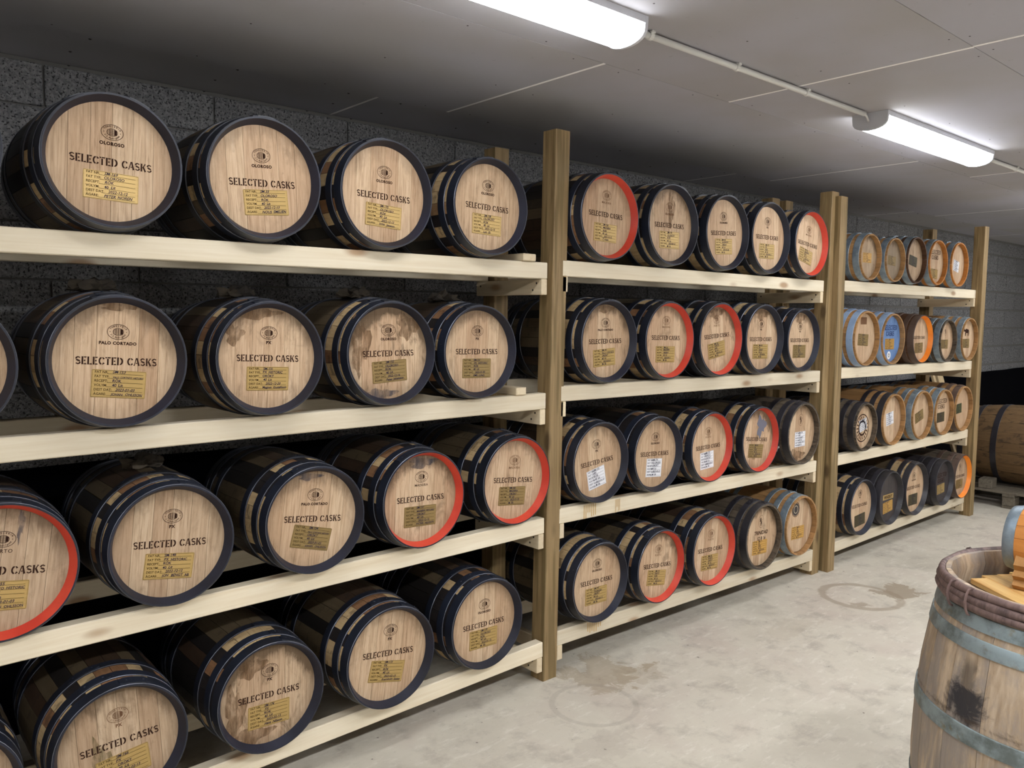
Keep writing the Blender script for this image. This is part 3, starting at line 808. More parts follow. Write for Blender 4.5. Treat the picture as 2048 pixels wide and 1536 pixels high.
# ------------------------------------------------------------------ racks
def post_mesh(w, h, lean):
    vs = []; c = .003
    for z, sh in ((0, 0), (h, lean)):
        for (a, b) in ((c, 0), (w-c, 0), (w, c), (w, w-c), (w-c, w), (c, w), (0, w-c), (0, c)): vs.append((a+sh, b, z))
    fs = [tuple(range(7, -1, -1)), tuple(range(8, 16))]+[(i, (i+1) % 8, (i+1) % 8+8, i+8) for i in range(8)]
    return mesh('post', vs, fs, M['post'])
def nail_dots(parent, pts, r=.004):
    for p in pts:
        pass
def rack(label, bays, posts):
    r = thing('storage_rack', label, 'rack', T(posts[0][0], 0, 0)); ox = posts[0][0]
    for (x, y, h, lean) in posts: link('post', post_mesh(PWD, h, lean), r, T(x-ox, y, 0))
    for k in bays:
        x0, x1 = RX_[k]
        for i in range(4):
            for yy in (-.0012, .369):
                za, zb = rail_z(k, i, x0), rail_z(k, i, x1); L = math.hypot(x1-x0, zb-za); a = math.atan2(zb-za, x1-x0)
                m = box(L, RAIL_D, RAIL_H, M['pine_x'], .003)
                link('rail', m, r, T((x0+x1)/2-ox, yy+RAIL_D/2, (za+zb)/2) @ RY(-a) @ T(0, 0, -RAIL_H/2))
            for e, xx in enumerate((x0+.016, x1-.016)):
                zz = rail_z(k, i, xx)-RAIL_H-.0008
                b = link('bearer', box(.030, .414, .062, M['pine_y'], .002), r, T(xx-ox, .207, zz-.031))
                for q, (yy, dz) in enumerate(((.03, .015), (.052, -.012), (.385, .01))):
                    link('screw', SCREW, b, T(.0152*(1 if e == 0 else -1), yy-.207, dz) @ RY(PI/2*(1 if e == 0 else -1)))
    return r
_sv = [(.0045*math.cos(2*PI*i/8), .0045*math.sin(2*PI*i/8), 0) for i in range(8)]+[(0, 0, .0012)]
SCREW = mesh('screw', _sv, [(i, (i+1) % 8, 8) for i in range(8)], M['screw'])
rack('two-bay rack of pale pine rails on square green-brown posts, nearest the camera', (1, 2),
     [(-2.2-PWD, 0, 2.25, 0), (0, 0, 2.2527, .0358), (XB1, .002, 2.2447, .0627), (-2.2-PWD, YR, 2.25, 0), (.0016, YR, 2.2258, 0), (2.1663, YR, 2.2334, 0)])
rack('separate one-bay rack of pale pine rails at the far right end', (3,),
     [(XB2, -.035, 2.2178, -.0213), (XC, -.045, 2.2174, -.008), (2.3193, YR, 2.2323, 0), (4.5803-.09, YR, 2.2247, 0)])

# ------------------------------------------------------------------ the casks
LAY = [[[(-1.611,-.054,.173),(-1.194,-.048,.177),(-.773,-.048,.176),(-.336,-.054,.174)],[(-1.613,-.055,.175),(-1.188,-.055,.170),(-.762,-.055,.173),(-.380,-.053,.169)],
 [(-1.9,-.04,.177),(-1.487,-.054,.173),(-1.05,-.062,.171),(-.632,-.056,.172),(-.181,-.035,.173)],[(-1.638,-.063,.175),(-1.204,-.059,.173),(-.777,-.069,.176),(-.339,-.053,.173)]],
 [[(.295,-.061,.177),(.725,-.055,.180),(1.143,-.056,.178),(1.53,-.055,.180),(1.925,-.062,.177)],[(.317,-.051,.174),(.720,-.054,.175),(1.116,-.055,.177),(1.50,-.057,.177),(1.901,-.05,.170)],
 [(.285,-.046,.172),(.665,-.05,.173),(1.071,-.054,.171),(1.516,-.044,.173),(1.944,-.049,.174)],[(.29,-.051,.173),(.695,-.057,.171),(1.108,-.059,.178),(1.557,-.06,.178),(1.975,-.041,.172)]],
 [[(2.645,-.053,.140),(2.981,-.053,.139),(3.297,-.053,.153),(3.642,-.053,.154),(4.011,-.054,.158)],[(2.636,-.055,.169),(3.000,-.055,.164),(3.444,-.055,.162),(3.884,-.054,.151),(4.279,-.054,.159)],
 [(2.676,-.056,.151),(3.069,-.054,.169),(3.510,-.055,.169),(3.880,-.055,.166),(4.245,-.052,.170)],[(2.705,-.048,.175),(3.095,-.049,.176),(3.490,-.049,.183),(3.945,-.056,.165),(4.30,-.052,.166)]]]
def contact(s, y):
    """axis height above the rail: largest outer radius over the rail's depth"""
    m = 0
    for yy in (-y, -y+.022, -y+.0437):
        for a, b in HOOPS+HOOPS_G:
            pass
        m = max(m, rad(yy)+(.003 if .05 < yy < .086 else 0))
    return (m+.0006)*s
SHELF = ('top', 'second', 'third', 'lowest'); BAY = ('left bay', 'middle bay', 'right rack')
ORD = ('first', 'second', 'third', 'fourth', 'fifth')
def S(**k): return k
H1 = lambda *a: list(a)
RED, = ('red',)
SPEC = {
 (0,0): [S(type='OLOROSO', tilt=-2.8, stain=.15, hand=H1('SM-169','OLOROSO','RÖK','40 Lit','2022-12-12','PETER NOREN')),
         S(type='OLOROSO', tilt=2.5, stain=.3, dz=-.01, hand=H1('SM-33','OLOROSO','RÖK','40 Lit','2022-12-13','NOUS EMELIEN'), ppos=(.008,-.066,2)),
         S(type='OLOROSO', tilt=-1.9, stain=.2, dz=-.006, hand=H1('SM-170','OLOROSO','RÖK','40 Lit','2022-12-13','Jonas Jonsson'), ppos=(0,-.070,-2)),
         S(type='OLOROSO', tilt=-2.2, stain=.25, hand=H1('SM-178','OLOROSO','RÖK','40 Lit','2022-12-13','Lars Ek'))],
 (0,1): [S(type='PALO CORTADO', tilt=-3.7, stain=.45, cloth=0, hand=H1('SM-153','PALO CORTADO HISTORIC','RÖK','40 Lit','2023-01-03','JOHAN OHLSSON'), ppos=(.006,-.062,-2)),
         S(type='PX', tilt=-2.4, stain=.5, cloth=1, hand=H1('SM-131','PX HISTORIC','ORÖKT','40 Lit','2022-12-20','Magnus Gustafsson')),
         S(type='OLOROSO', tilt=.3, stain=1., cloth=2, plate='olive', hand=H1('SM-152','OLOROSO','RÖK','40 Lit','2022-12-16','Peter Johansson'), ppos=(.004,-.062,3)),
         S(type='PX', tilt=-1.2, stain=.45, cloth=3, plate='olive', hand=H1('SM-151','PX HISTORIC','RÖK','40 Lit','2023-01-03','EMIL LUND'))],
 (0,2): [S(type='PORTO', tilt=-8, stain=.5, grey=.35, chime='red', plate='brass', hand=H1('SM-155','PORTO HISTORIC','RÖK','40 Lit','2023-01-03','JOHAN OHLSSON')),
         S(type='PX', tilt=-5.7, stain=.35, grey=.25, cloth=1, hand=H1('SM-148','PX HISTORIC','RÖK','40 Lit','2022-12-12','JON BENGT AB'), ppos=(0,-.066,-3)),
         S(type='PALO CORTADO', tilt=-7.1, stain=.4, plate='olive', hand=H1('SM-154','PALO CORTADO HISTORIC','ORÖKT','40 Lit','2023-01-03','JOHAN OHLSSON'), ppos=(0,-.063,-8)),
         S(type='MADEIRA', tilt=-2.6, stain=.6, chime='red', plate='olive', hand=H1('SM-157','MADEIRA HISTORIC','ORÖKT','40 Lit','2022-12-12','PATRIK NILSSON')),
         S(type='MADEIRA', tilt=-5.8, stain=.4, chime='red', plate='olive', faint=True)],
 (0,3): [S(type='PX', tilt=3.2, stain=.5, grey=.3, faint=True, dz=.006, hand=H1('SM-166','PX','ORÖKT','40 Lit','2023-02-13','S. BERG'), ppos=(.004,-.064,4)),
         S(type='PX', tilt=-2.0, stain=.85, grey=.15, hand=H1('SM-174','PX','RÖK','40 Lit','2023-02-13','Hans Nilsson')),
         S(type='PX', tilt=-7.0, stain=.3, dz=.008, hand=H1('SM-173','PX','RÖK','40 Lit','2023-02-13','Kvarnholm Sixten'), ppos=(0,-.056,-7)),
         S(type='OLOROSO', tilt=-1.9, stain=.3, dz=-.008, plate='brass')],
 (1,0): [S(type='MADEIRA', tilt=-2.1, stain=.25, chime='red', faint=True, dz=.010, hand=H1('SM-156','MADEIRA','RÖK','40 Lit','2022-12-12','T. Holm')),
         S(type='OLOROSO', tilt=.6, stain=.5, faint=True), S(type='OLOROSO', tilt=3, stain=.2), S(type='PX', tilt=.3, stain=.1, dz=.006),
         S(type='MADEIRA', tilt=-6.5, stain=.3, chime='red', faint=True, ppos=(-.012,-.066,-6))],
 (1,1): [S(type='PALO CORTADO', tilt=.6, stain=.6, ppos=(-.006,-.07,3)), S(type='MADEIRA', tilt=-1.3, stain=.5, chime='red', faint=True, dz=.012),
         S(type='PORTO', tilt=3.9, stain=.7, chime='red', faint=True, dz=.018, ppos=(-.004,-.05,5)), S(type='PX', tilt=-.7, stain=.6), S(type='PX', tilt=-.7, stain=.5, plate='olive')],
 (1,2): [S(type='PX', tilt=4.7, stain=.35, plate='paper', ppos=(-.008,-.07,7)), S(type='OLOROSO', tilt=-2.9, stain=.3, plate='paper', ppos=(0,-.066,-2)),
         S(type='PORTO', tilt=1.1, stain=.3, chime='red', plate='paper', ppos=(-.008,-.068,2), faint=True), S(type='', tilt=-6.1, stain=1., chime='red', plate='olive', greyblob=1),
         S(stave='weathered', hoop='blackhoop', chime='', sel=False, lion=True, stain=.5, plate='paper', tilt=-4, ppos=(.006,-.035,4), side=1)],
 (1,3): [S(type='OLOROSO', tilt=-1.7, stain=.4), S(type='PORTO', tilt=-5.4, stain=.7, chime='red', faint=True, ppos=(0,-.06,-4)), S(type='PORTO', tilt=-3.1, stain=.3, chime='red', faint=True),
         S(stave='weathered', hoop='blackhoop', chime='', sel=False, lion=True, stain=.7, tilt=-3, plate='copperplate', tawny=1, ppos=(0,-.062,0)),
         S(stave='oak', hoop='galv', inset=1, chime='', sel=False, stain=.25, badge=1, plate='copperplate', tilt=-4, ppos=(.005,-.045,2))],
 (2,0): [S(stave='oak', hoop='galv', inset=1, chime='', sel=False, grey=.5, stain=.6, plate='copperplate', ppos=(0,-.005,0)),
         S(stave='oak', hoop='galv', inset=1, chime='', sel=False, grey=.9, stain=.5, plate='olive', ppos=(0,-.005,-3)),
         S(stave='brownstave', hoop='galv', inset=1, chime='', sel=False, grey=.2, stain=.5, plate='darkplate', ppos=(-.006,-.005,-8)),
         S(stave='oak_orange', hoop='galv', inset=1, chime='', sel=False, sel2='ink', sel2pos=(0,0,.055), stain=.1, plate='brass', ppos=(-.01,-.085,-3)),
         S(stave='oak_orange', hoop='galv', inset=1, chime='', sel=False, stain=.1, plate='paper', ppos=(0,-.01,-10))],
 (2,1): [S(stave='oak', hoop='paleblue', inset=1, chime='', sel=False, stain=.1, plate='olive', ppos=(0,-.01,-3), brand=1),
         S(stave='oak', hoop='paleblue', inset=1, chime='', sel=False, head='blue', sel2='blue', sel2pos=(.004,0,.05), plate='copperplate', ppos=(0,-.035,0), sticker=1),
         S(stave='brownstave', hoop='brownhoop', chime='orange', sel=True, stain=.4, plate='olive', ppos=(0,-.065,2), dz=.012),
         S(stave='weathered', hoop='galv', inset=1, chime='', sel=False, stain=.4, plate='olive', ppos=(-.01,-.03,0), lion=True),
         S(stave='oak', hoop='galv', inset=1, chime='', sel=False, stain=.2, plate='olive', ppos=(-.01,-.035,0), bull=1)],
 (2,2): [S(stave='weathered', hoop='blackhoop', inset=1, chime='', sel=False, stain=.5, plate='paper', ppos=(.012,.012,12), wheel=1),
         S(stave='oak', hoop='blackhoop', inset=1, chime='', sel=False, stain=.3, plate='paper', ppos=(-.01,.005,8)),
         S(stave='oak', hoop='galv', inset=1, chime='', sel=False, stain=.3, plate='olive', ppos=(0,-.01,14)),
         S(stave='oak', hoop='galv', inset=1, chime='', sel=False, sel2='ink', sel2pos=(0,0,.055), stain=.1, plate='darkplate', ppos=(-.005,-.04,2)),
         S(stave='oak', hoop='brownhoop', inset=1, chime='', sel=False, stain=.1, plate='greenplate', ppos=(-.05,.0,4))],
 (2,3): [S(type='PX', stain=.3, plate='darkplate', ppos=(.01,-.085,4), dz=.01), S(stave='blackstave', hoop='blackhoop', chime='blackhoop', head='black', sel=False, plate='copperplate', ppos=(.008,-.062,5), whisky=1),
         S(type='OLOROSO', stain=.3, plate='darkplate', ppos=(0,-.075,0), hoop='blackhoop', chime='blackhoop', dz=.008), S(stave='blackstave', hoop='blackhoop', chime='blackhoop', head='black', sel=False, plate='brass', ppos=(0,-.05,3), sel2='ink', sel2pos=(0,0,.03)),
         S(type='PX', stave='weathered', hoop='brownhoop', stain=.4, grey=.4, chime='orange', plate='olive')],
}
DESC = {
 (1,2,4): 'weathered dark cask with an oval animal stamp and white paper label', (1,3,3): 'weathered dark cask with oval stamp and handwriting above an amber plate',
 (1,3,4): 'pale oak cask with galvanised hoops and a round black badge', (1,2,3): 'red-rimmed cask with a grey-blue smear on its head',
 (2,0,0): 'galvanised-hooped cask with a grey head and bright amber plate', (2,0,1): 'galvanised-hooped cask with a very grey head and dull plate', (2,0,2): 'brown cask with a tilted dark plate',
 (2,0,3): 'orange oak cask with two-line black stencil', (2,0,4): 'orange oak cask with a tilted white paper', (2,1,0): 'pale blue-hooped cask with a branded block at the top',
 (2,1,1): 'cask with a blue painted head and round white sticker', (2,1,2): 'brown cask with bright orange inner rim', (2,1,3): 'grey weathered cask with shiny galvanised hoop and oval stamp',
 (2,1,4): 'galvanised-hooped cask with a black bull picture', (2,2,0): 'weathered cask with a round black wheel stencil behind white paper', (2,2,1): 'black-hooped oak cask with plain head and white paper',
 (2,2,2): 'galvanised-hooped oak cask with a strongly tilted dull plate', (2,2,3): 'galvanised-hooped cask with two-line stencil over a dark plate', (2,2,4): 'brown-hooped pale cask with a dark green plate',
 (2,3,0): 'navy-hooped cask with a dark plate low on its head', (2,3,1): 'black cask with black head and amber plate', (2,3,2): 'black-hooped cask with pale head and dark plate',
 (2,3,3): 'black cask with black head and dull gold plate', (2,3,4): 'orange-rimmed weathered cask at the far end'}
# small extras drawn flat on single heads
def wheel_geo():
    parts = []
    for r, w in ((.098, .008), (.05, .014)):
        v, f = stroke([(r*math.cos(2*PI*i/36), r*math.sin(2*PI*i/36)) for i in range(37)], w); parts.append(([(p[0], 0, p[1]) for p in v], f))
    for k in range(18):
        a = 2*PI*k/18; v, f = stroke([(.055*math.cos(a), .055*math.sin(a)), (.085*math.cos(a), .085*math.sin(a))], [.004, .012]); parts.append(([(p[0], 0, p[1]) for p in v], f))
    return merge(parts)
def bull_geo():
    parts = []
    for q, w in (([(-.035, .0), (-.01, .008), (.02, .004), (.04, .006)], [.03, .036, .03, .022]), ([(-.03, -.01), (-.034, -.035)], [.012, .007]), ([(-.018, -.01), (-.016, -.035)], [.012, .007]),
                 ([(.022, -.008), (.02, -.035)], [.011, .007]), ([(.036, -.006), (.04, -.034)], [.011, .007]), ([(-.036, .006), (-.056, .014), (-.066, .004)], [.02, .018, .01]),
                 ([(-.056, .02), (-.066, .03)], [.006, .002]), ([(-.05, .022), (-.05, .034)], [.006, .002]), ([(.044, .01), (.054, -.004), (.052, -.02)], [.004, .003, .003])):
        v, f = stroke(q, w); parts.append(([(p[0], 0, p[1]) for p in v], f))
    return merge(parts)
def blob_geo(seed, r):
    q = random.Random(seed); n = 30; pts = [(0, 0, 0)]
    for i in range(n):
        a = 2*PI*i/n; k = r*(1+.25*math.sin(3*a+1)+.15*math.sin(7*a)+.1*q.uniform(-1, 1)); pts.append((k*.8*math.cos(a), 0, k*math.sin(a)))
    return pts, [(0, i+1, (i+1) % n+1) for i in range(n)]
def stain_mat(name, c, amt):
    n = NT(name, .7, 0, .2); v = n.obj(); n.col(c)
    g = n.noise(n.map(v, (40, 1, 14)), 1, 5, .7, .5); n.put(n.b.inputs['Alpha'], n.ss(g, .30, .66, 0, amt)); return n.m
M['st_olive'] = stain_mat('olive_stain', lin(128, 112, 76), .7); M['st_brown'] = stain_mat('brown_stain', lin(118, 88, 60), .62); M['st_blue'] = stain_mat('blue_black_stain', lin(74, 76, 88), .6)
STAINS = {(0, 3, 0): [('st_olive', -.052, -.055, .024, .085)], (0, 3, 1): [('st_brown', -.112, -.035, .036, .085), ('st_brown', -.05, -.12, .07, .025), ('st_brown', -.06, .10, .05, .03)],
          (0, 1, 2): [('st_brown', -.112, .03, .04, .09), ('st_blue', -.03, -.138, .06, .018), ('st_brown', .08, .09, .05, .04)], (0, 2, 0): [('st_blue', .035, .115, .008, .04), ('st_blue', .0, -.11, .01, .04)],
          (0, 1, 1): [('st_brown', -.04, .138, .075, .018), ('st_brown', -.11, .07, .03, .03)], (0, 1, 0): [('st_brown', .0, .146, .06, .01)], (0, 2, 3): [('st_blue', .0, .13, .06, .02)], (0, 2, 2): [('st_blue', -.03, .138, .045, .012)],
          (1, 1, 0): [('st_brown', .0, .137, .05, .016)], (1, 1, 2): [('st_brown', .0, .13, .07, .025)], (1, 1, 3): [('st_brown', .0, .128, .07, .028)], (1, 1, 4): [('st_brown', .0, .128, .06, .028)],
          (1, 2, 4): [('st_brown', -.02, -.125, .08, .03)], (1, 0, 1): [('st_brown', .01, .07, .025, .07)]}
M['smear'] = plain('grey_blue_smear', lin(104, 104, 116), .8)
e_ = -.0006
for (k, i), lst in SPEC.items():
    for j, sp in enumerate(lst):
        ex = []
        if sp.get('wheel'): ex.append(('stencil_wheel', flat('wheel', wheel_geo(), M['ink']), (0, e_, -.01)))
        if sp.get('bull'): ex.append(('bull_picture', flat('bull', bull_geo(), M['ink']), (0, e_, .06)))
        if sp.get('greyblob'): ex.append(('paint_smear', flat('smear', blob_geo(5, .05), M['smear']), (.03, e_, .07)))
        if sp.get('badge'):
            ex.append(('round_badge', badge_mesh(.037, .037, M['blackhead']), (-.035, e_, .092))); ex.append(('badge_ring', ring_flat(.040, .043, M['ink']), (-.035, e_, .092)))
            ex.append(('badge_print', ring_flat(.020, .023, M['whiteink']), (-.035, e_*1.8, .092)))
        if sp.get('sticker'):
            ex.append(('round_sticker', badge_mesh(.028, .028, M['paper']), (-.004, e_, -.112))); ex.append(('sticker_print', ring_flat(.008, .013, M['greenplate']), (-.004, e_*1.8, -.112)))
        if sp.get('brand'): ex.append(('branded_block', mesh('b', [(-.04, 0, .0), (.04, 0, 0), (.04, 0, .045), (-.04, 0, .045)], [(0, 1, 2, 3)], M['inkfaint']), (.0, e_, .088)))
        if sp.get('tawny'):
            ex.append(('handwritten_name', flat('h', upright(text_geo('TRINIDAD', .028, .0006, .1, 1., 'CENTER'), 0, 0, .006), M['ink']), (.006, e_, 0)))
            ex.append(('handwritten_date', flat('h', upright(text_geo('12 8 16', .026, .0006, .1, 1., 'CENTER'), 0, 0, -.024), M['ink']), (.01, e_, 0)))
        if sp.get('whisky'):
            ex.append(('name_strip', mesh('b', [(-.075, 0, 0), (.075, 0, .0), (.075, 0, .034), (-.075, 0, .034)], [(0, 1, 2, 3)], M['brass']), (.008, e_, -.012)))
            ex.append(('strip_lettering', flat('h', upright(text_geo('WHISKY', .03, .0012, 0, 1., 'CENTER', 1.1), 0, 0, 0), M['ink']), (.008, e_*1.8, -.006)))
        for (sm_, sx_, sz_, w_, h_) in STAINS.get((k, i, j), []):
            bv, bf = blob_geo(k*50+i*9+j, 1.0)
            ex.append(('stain', flat('stain', ([(p[0]*w_*1.1, 0, p[2]*h_) for p in bv], bf), M[sm_]), (sx_, -.0003, sz_)))
        sp['extra'] = ex
def ordn(j, n): return ORD[j]+' from the left'
for (k, i), lst in SPEC.items():
    for j, sp in enumerate(lst):
        x, y, R = LAY[k][i][j]; s = R/R0
        d = DESC.get((k, i, j))
        if not d:
            t = sp.get('type'); base = 'red-rimmed' if sp.get('chime') == 'red' else 'navy-hooped'
            d = base+' oak cask'+(' marked '+t if t else '')+(' with white paper label' if sp.get('plate') == 'paper' else '')
        jj = j if not (k == 0 and i == 2) else j-1
        place = {-1: 'cut by the left picture edge'}.get(jj, ORD[max(jj, 0)]+(' whole cask' if k == 0 else '')+' on')
        if (k, i, j) in DESC: lab = f'{d}, {SHELF[i]} shelf'
        elif jj < 0: lab = f'{d}, {place}, third shelf'
        else: lab = f'{d}, {ORD[jj]} on {SHELF[i]} shelf, {BAY[k]}'
        z = rail_z(k+1, i, x)
        sp.setdefault('cloth', None)
        make_cask(x, y, z, contact(s, y), R, sp, lab, f'casks on the racks')
# casks only half in frame at the left edge
for i, (x, sp, nm) in {0: (-2.035, S(type='OLOROSO', stain=.3), 'top'), 1: (-2.022, S(type='PX', stain=.4), 'second'), 3: (-2.045, S(type='OLOROSO', stain=.3, grey=.3), 'lowest')}.items():
    sp['cloth'] = None
    make_cask(x, -.055, rail_z(1, i, x), contact(1, -.055), .175, sp, f'navy-hooped cask sliced by the left picture edge on the {nm} shelf', 'casks on the racks')

# ------------------------------------------------------------------ loose blocks of wood on the shelves
def woodblock(x, y, z, dx, dy, dz, rz, label):
    o = link('wood_block', box(dx, dy, dz, M['pine_y'], .003), None, T(x, y, z+dz/2) @ RZ(rz)); tag(o, label, 'wood block', 'loose wood blocks')
woodblock(-.118, .085, rail_z(1, 0, -.118)+.0005, .07, .20, .028, .06, 'pine block wedged beside the last cask on the top shelf, left bay')
woodblock(-.150, .10, rail_z(1, 1, -.15)+.0005, .055, .22, .030, .05, 'pine block lying beside the last cask on the second shelf, left bay')
woodblock(2.150, .06, rail_z(2, 2, 2.14)+.0005, .034, .10, .045, 0, 'pine block beside the weathered cask on the third shelf, middle bay')
def drip(parent, x, y, z, w, h, seed, c):
    q = random.Random(seed); vs, fs = [], []
    for i in range(7):
        xx = x-w/2+w*i/6; hh = h*q.uniform(.55, 1.0)
        vs += [(xx, y, z), (xx+w/14, y, z), (xx+w/14, y, z-hh), (xx, y, z-hh)]; b = i*4; fs.append((b, b+3, b+2, b+1))
    o = link('drip_stain', mesh('drip', vs, fs, c), None); o.parent = parent; return o
M['drip'] = plain('amber_drip', lin(196, 160, 100), .5)
rk = bpy.data.objects['storage_rack']
for (i, x, w) in ((2, .26, .07), (2, .44, .03), (3, .30, .08)):
    o = drip(rk, x, -.0018, rail_z(2, i, x)-.004, w, .06, i, M['drip']); o.matrix_local = rk.matrix_world.inverted() @ T(0, 0, 0) if False else T(2.2+PWD, 0, 0)
# pale planks leaning behind the far rack
for xa, w, lab in ((5.70, .05, 'narrow pale plank leaning on the wall behind the far rack'), (5.84, .12, 'wide pale plank leaning on the wall behind the far rack')):
    o = link('leaning_plank', box(w, .022, 1.42, M['brace'], .002), None, T(xa, .652, .672) @ RX(-.335) @ RY(.06)); tag(o, lab, 'plank')

# ------------------------------------------------------------------ upright barrel at the right front
BH, BRE, BRB, BN = .90, .277, .336, 22
ub = thing('upright_barrel', 'weathered grey-brown barrel standing upright at the right edge, willow hoops round its rim', 'barrel', T(-.014, -1.835, 0))
UP = T(0, 0, BH) @ RX(-PI/2)                             # local y runs down from the top rim
sm = stave_mesh('stave', M['upright'], BN, BH, BRE, BRB, .026, 8, .0007, 2, .010)
soot_k = 18
for k in range(BN):
    a = 2*PI*k/BN
    o = link('stave', sm, ub, UP @ RY(a)); o.color = ((2*PI/BN*(k-soot_k)*BRB*.97+.6)/1.2 if abs(k-soot_k) < 3 else 0, 1 if abs(k-soot_k) < 3 else 0, 0, 1)
def bh(y0, y1, mat, th): return hoop_mesh(y0, y1, mat, th, BH, BRE, BRB, 72, False)
for y0, y1 in ((.050, .081), (.098, .130), (.294, .332), (BH-.378, BH-.335), (BH-.150, BH-.106), (BH-.06, BH-.012)):
    h = link('hoop', bh(y0, y1, M['galvold'], .0025), ub, UP)
    link('hoop_lap', lap_mesh(y0, y1, M['galvold'], .0025, BH, BRE, BRB, 16), h, RY(math.radians(200)))
# split willow rods bound round the rim
def rod(y, r, rr, seed):
    q = random.Random(seed); n = 72; m = 7; vs, fs = [], []
    ph = [q.uniform(0, 6) for _ in range(4)]
    for i in range(n):
        a = 2*PI*i/n; k = rr*(1+.12*math.sin(5*a+ph[0])+.10*math.sin(13*a+ph[1])); yy = y+.0015*math.sin(3*a+ph[2])
        for j in range(m):
            t = 2*PI*j/m; w = r+k*math.cos(t); vs.append((w*math.sin(a), yy+1.15*k*math.sin(t), w*math.cos(a)))
    for i in range(n):
        for j in range(m): fs.append((i*m+j, i*m+(j+1) % m, ((i+1) % n)*m+(j+1) % m, ((i+1) % n)*m+j))
    me = mesh('rod', vs, fs, M['willow'], True)
    bm = bmesh.new(); bm.from_mesh(me); bmesh.ops.recalc_face_normals(bm, faces=bm.faces); bm.to_mesh(me); bm.free(); return me
for i, (y, r) in enumerate(((.006, BRE+.008), (.021, BRE+.012), (.037, BRE+.014))): link('willow_hoop', rod(y, r, .0092, i), ub, UP)
for i, a in enumerate((250, 262, 300, 312, 20, 130)):
    v, f = tube([((BRE+.014+.016*math.cos(t))*math.sin(math.radians(a)), .026+.032*math.sin(t), (BRE+.014+.016*math.cos(t))*math.cos(math.radians(a))) for t in [2*PI*q/12 for q in range(13)]], .003, 5)
    link('binding', mesh('binding', v, f, M['willow']), ub, UP)
for b in board_meshes(M['head'], BRE-.027, 7, .02):
    o = link('head_board', b, ub, T(0, 0, BH-.062) @ RX(-PI/2) @ RY(.3)); o.color = (.4, .6, .3, 1)
# pine slats lying on the head
ztop = BH-.062
SA = math.radians(-37)                                  # slats lie turned on the head
for i in range(8):
    sx = -.140+.0455*i+.0225; L = math.sqrt(.236**2-max(abs(sx-.0225), abs(sx+.0225))**2)*2-.012*(i % 3)
    o = link('pine_slat', box(.044, L, .014, M['slat_y'], .0015), None, T(-.014, -1.835, ztop+.0075) @ RZ(SA) @ T(sx, .003*(i % 2), 0))
    tag(o, 'pale pine slat on the upright barrel head, %s from the left' % ('first', 'second', 'third', 'fourth', 'fifth', 'sixth', 'seventh', 'eighth')[i], 'slat', 'pine slats on the barrel head')
# little cask on its cradle
zs = ztop+.0148
MX, MY = .068, -1.785
MR, ML = .090, .24
def cradle_piece():
    pts = []
    hw = .085; top = .085
    prof = [(-hw, 0), (-hw-.012, .012), (-hw-.002, .024), (-hw-.014, .036), (-hw-.002, .048), (-hw-.010, .062), (-hw, .074), (-hw+.008, top)]
    arc_ = [(MR*1.02*math.sin(a), .016+MR*1.02*(1-math.cos(a))) for a in [math.radians(-46+92*i/10) for i in range(11)]]
    arc_ = [p for p in arc_ if p[1] < top]
    pts = prof+arc_+[(-x, z) for x, z in prof[::-1]]
    t = .032; n = len(pts); vs = [(x, -t/2, z) for x, z in pts]+[(x, t/2, z) for x, z in pts]
    fs = [tuple(range(n)), tuple(range(2*n-1, n-1, -1))]+[(i, i+n, (i+1) % n+n, (i+1) % n) for i in range(n)]
    me = mesh('cradle', vs, fs, M['cradle'])
    bm = bmesh.new(); bm.from_mesh(me); bmesh.ops.triangulate(bm, faces=[f for f in bm.faces if len(f.verts) > 4]); bmesh.ops.recalc_face_normals(bm, faces=bm.faces); bm.to_mesh(me); bm.free(); return me
cr = thing('cask_cradle', 'carved wooden cradle under the little cask on the upright barrel', 'cradle', T(MX, MY, zs))
cm = cradle_piece()
for q in (-.07, .07): link('support', cm, cr, T(0, q, 0))
for q in (-.055, .055): link('crossbar', box(.03, .106, .012, M['cradle'], .002), cr, T(q, 0, .0065))
mc = thing('miniature_cask', 'little orange oak cask with wide grey hoops on a cradle at the right edge', 'cask', T(MX, MY, zs+.016))
mz = T(0, ML/2, MR+.0035) @ RZ(PI)
ms = stave_mesh('stave', M['oak_orange'], 16, ML, MR*.86, MR, .010, 6, .0004)
for k in range(16): link('stave', ms, mc, mz @ RY(2*PI*k/16))
for y0, y1 in ((.0003, .028), (.066, .090), (ML-.090, ML-.066), (ML-.028, ML-.0003)): link('hoop', hoop_mesh(y0, y1, M['galv'], .0018, ML, MR*.86, MR, 48, False), mc, mz)
for b in board_meshes(M['oak_orange'], MR*.86-.011, 4, .008): link('head_board', b, mc, mz @ T(0, .010, 0))
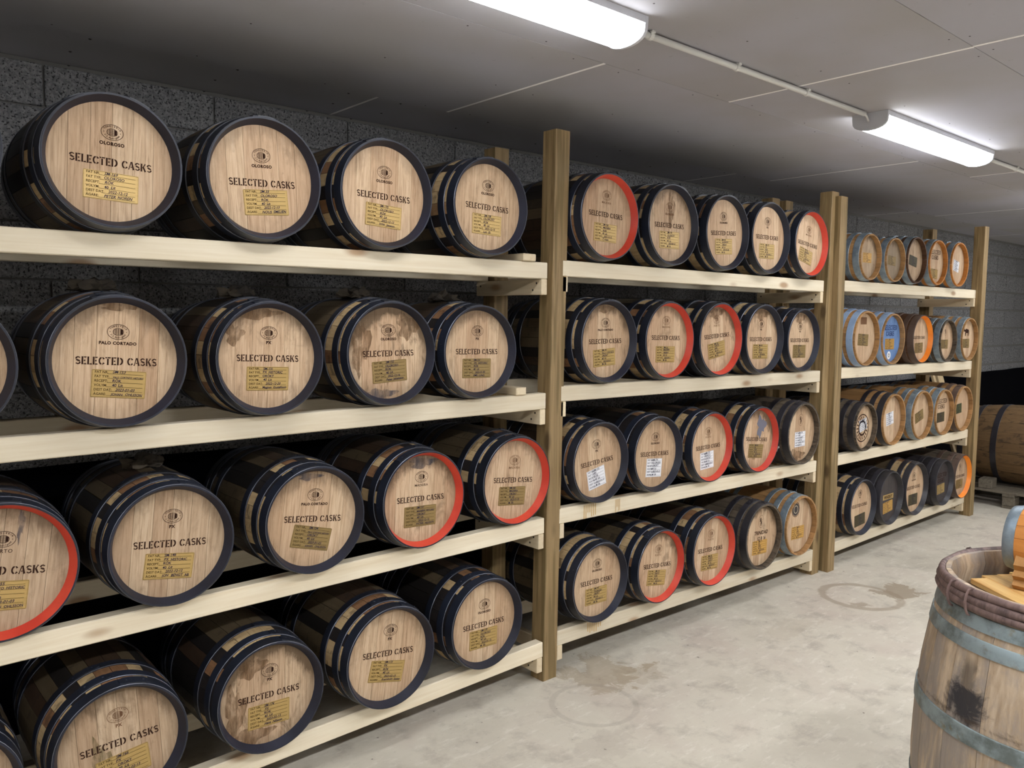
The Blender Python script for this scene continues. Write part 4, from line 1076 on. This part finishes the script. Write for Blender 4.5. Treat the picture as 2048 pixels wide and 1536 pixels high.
link('back_head', lathe('bh', [(ML-.012, .0001), (ML-.012, MR*.86-.011), (ML-.02, MR*.86-.011), (ML-.02, .0001)], 24, [M['oak_orange']], smooth=False), mc, mz)

# ------------------------------------------------------------------ old barrel on a pallet beyond the racks
PX0, PY0, PZ = 5.0, -.62, .135
pa = thing('wooden_pallet', 'grey wooden pallet under the big brown barrel beyond the racks', 'pallet', T(PX0, PY0, 0))
PLX, PLY = 1.2, .95
for i in range(5): link('deck_board', box(.19, PLY, .02, M['pallet'], .002), pa, T(.10+.25*i, PLY/2, PZ-.010))
for j in range(3):
    y = .05+.425*j
    link('stringer', box(PLX, .09, .02, M['pallet'], .002), pa, T(PLX/2, y, PZ-.0305)); link('bottom_board', box(PLX, .09, .02, M['pallet'], .002), pa, T(PLX/2, y, .0105))
    for i in range(3): link('pallet_block', box(.12, .09, .073, M['pallet'], .003), pa, T(.065+.535*i, y, .0575))
bb = thing('old_barrel', 'big old brown barrel lying on a pallet beyond the far rack', 'barrel', T(PX0+.42, PY0-.02, PZ))
BL, BR_, BB_ = .95, .29, .335
bx = T(0, 0, BB_+.004)
bst = stave_mesh('stave', M['bigback'], 24, BL, BR_, BB_, .026, 8)
for k in range(24): link('stave', bst, bb, bx @ RY(2*PI*k/24))
for y0, y1 in ((.005, .05), (.10, .145), (.27, .315), (BL-.315, BL-.27), (BL-.145, BL-.10), (BL-.05, BL-.005)): link('hoop', hoop_mesh(y0, y1, M['blackhoop'], .003, BL, BR_, BB_, 64, False), bb, bx)
for b in board_meshes(M['head'], BR_-.027, 7, .02):
    o = link('head_board', b, bb, bx @ T(0, .03, 0)); o.color = (.7, .8, .6, 1)
link('back_head', lathe('bh', [(BL-.03, .0001), (BL-.03, BR_-.027), (BL-.05, BR_-.027), (BL-.05, .0001)], 32, [M['weathered']], smooth=False), bb, bx)
o = link('chock_block', box(.16, .10, .075, M['pallet'], .003), None, T(PX0+.09, PY0+.66, PZ+.0385) @ RZ(.1)); tag(o, 'grey wood chock on the pallet beside the old barrel', 'chock')
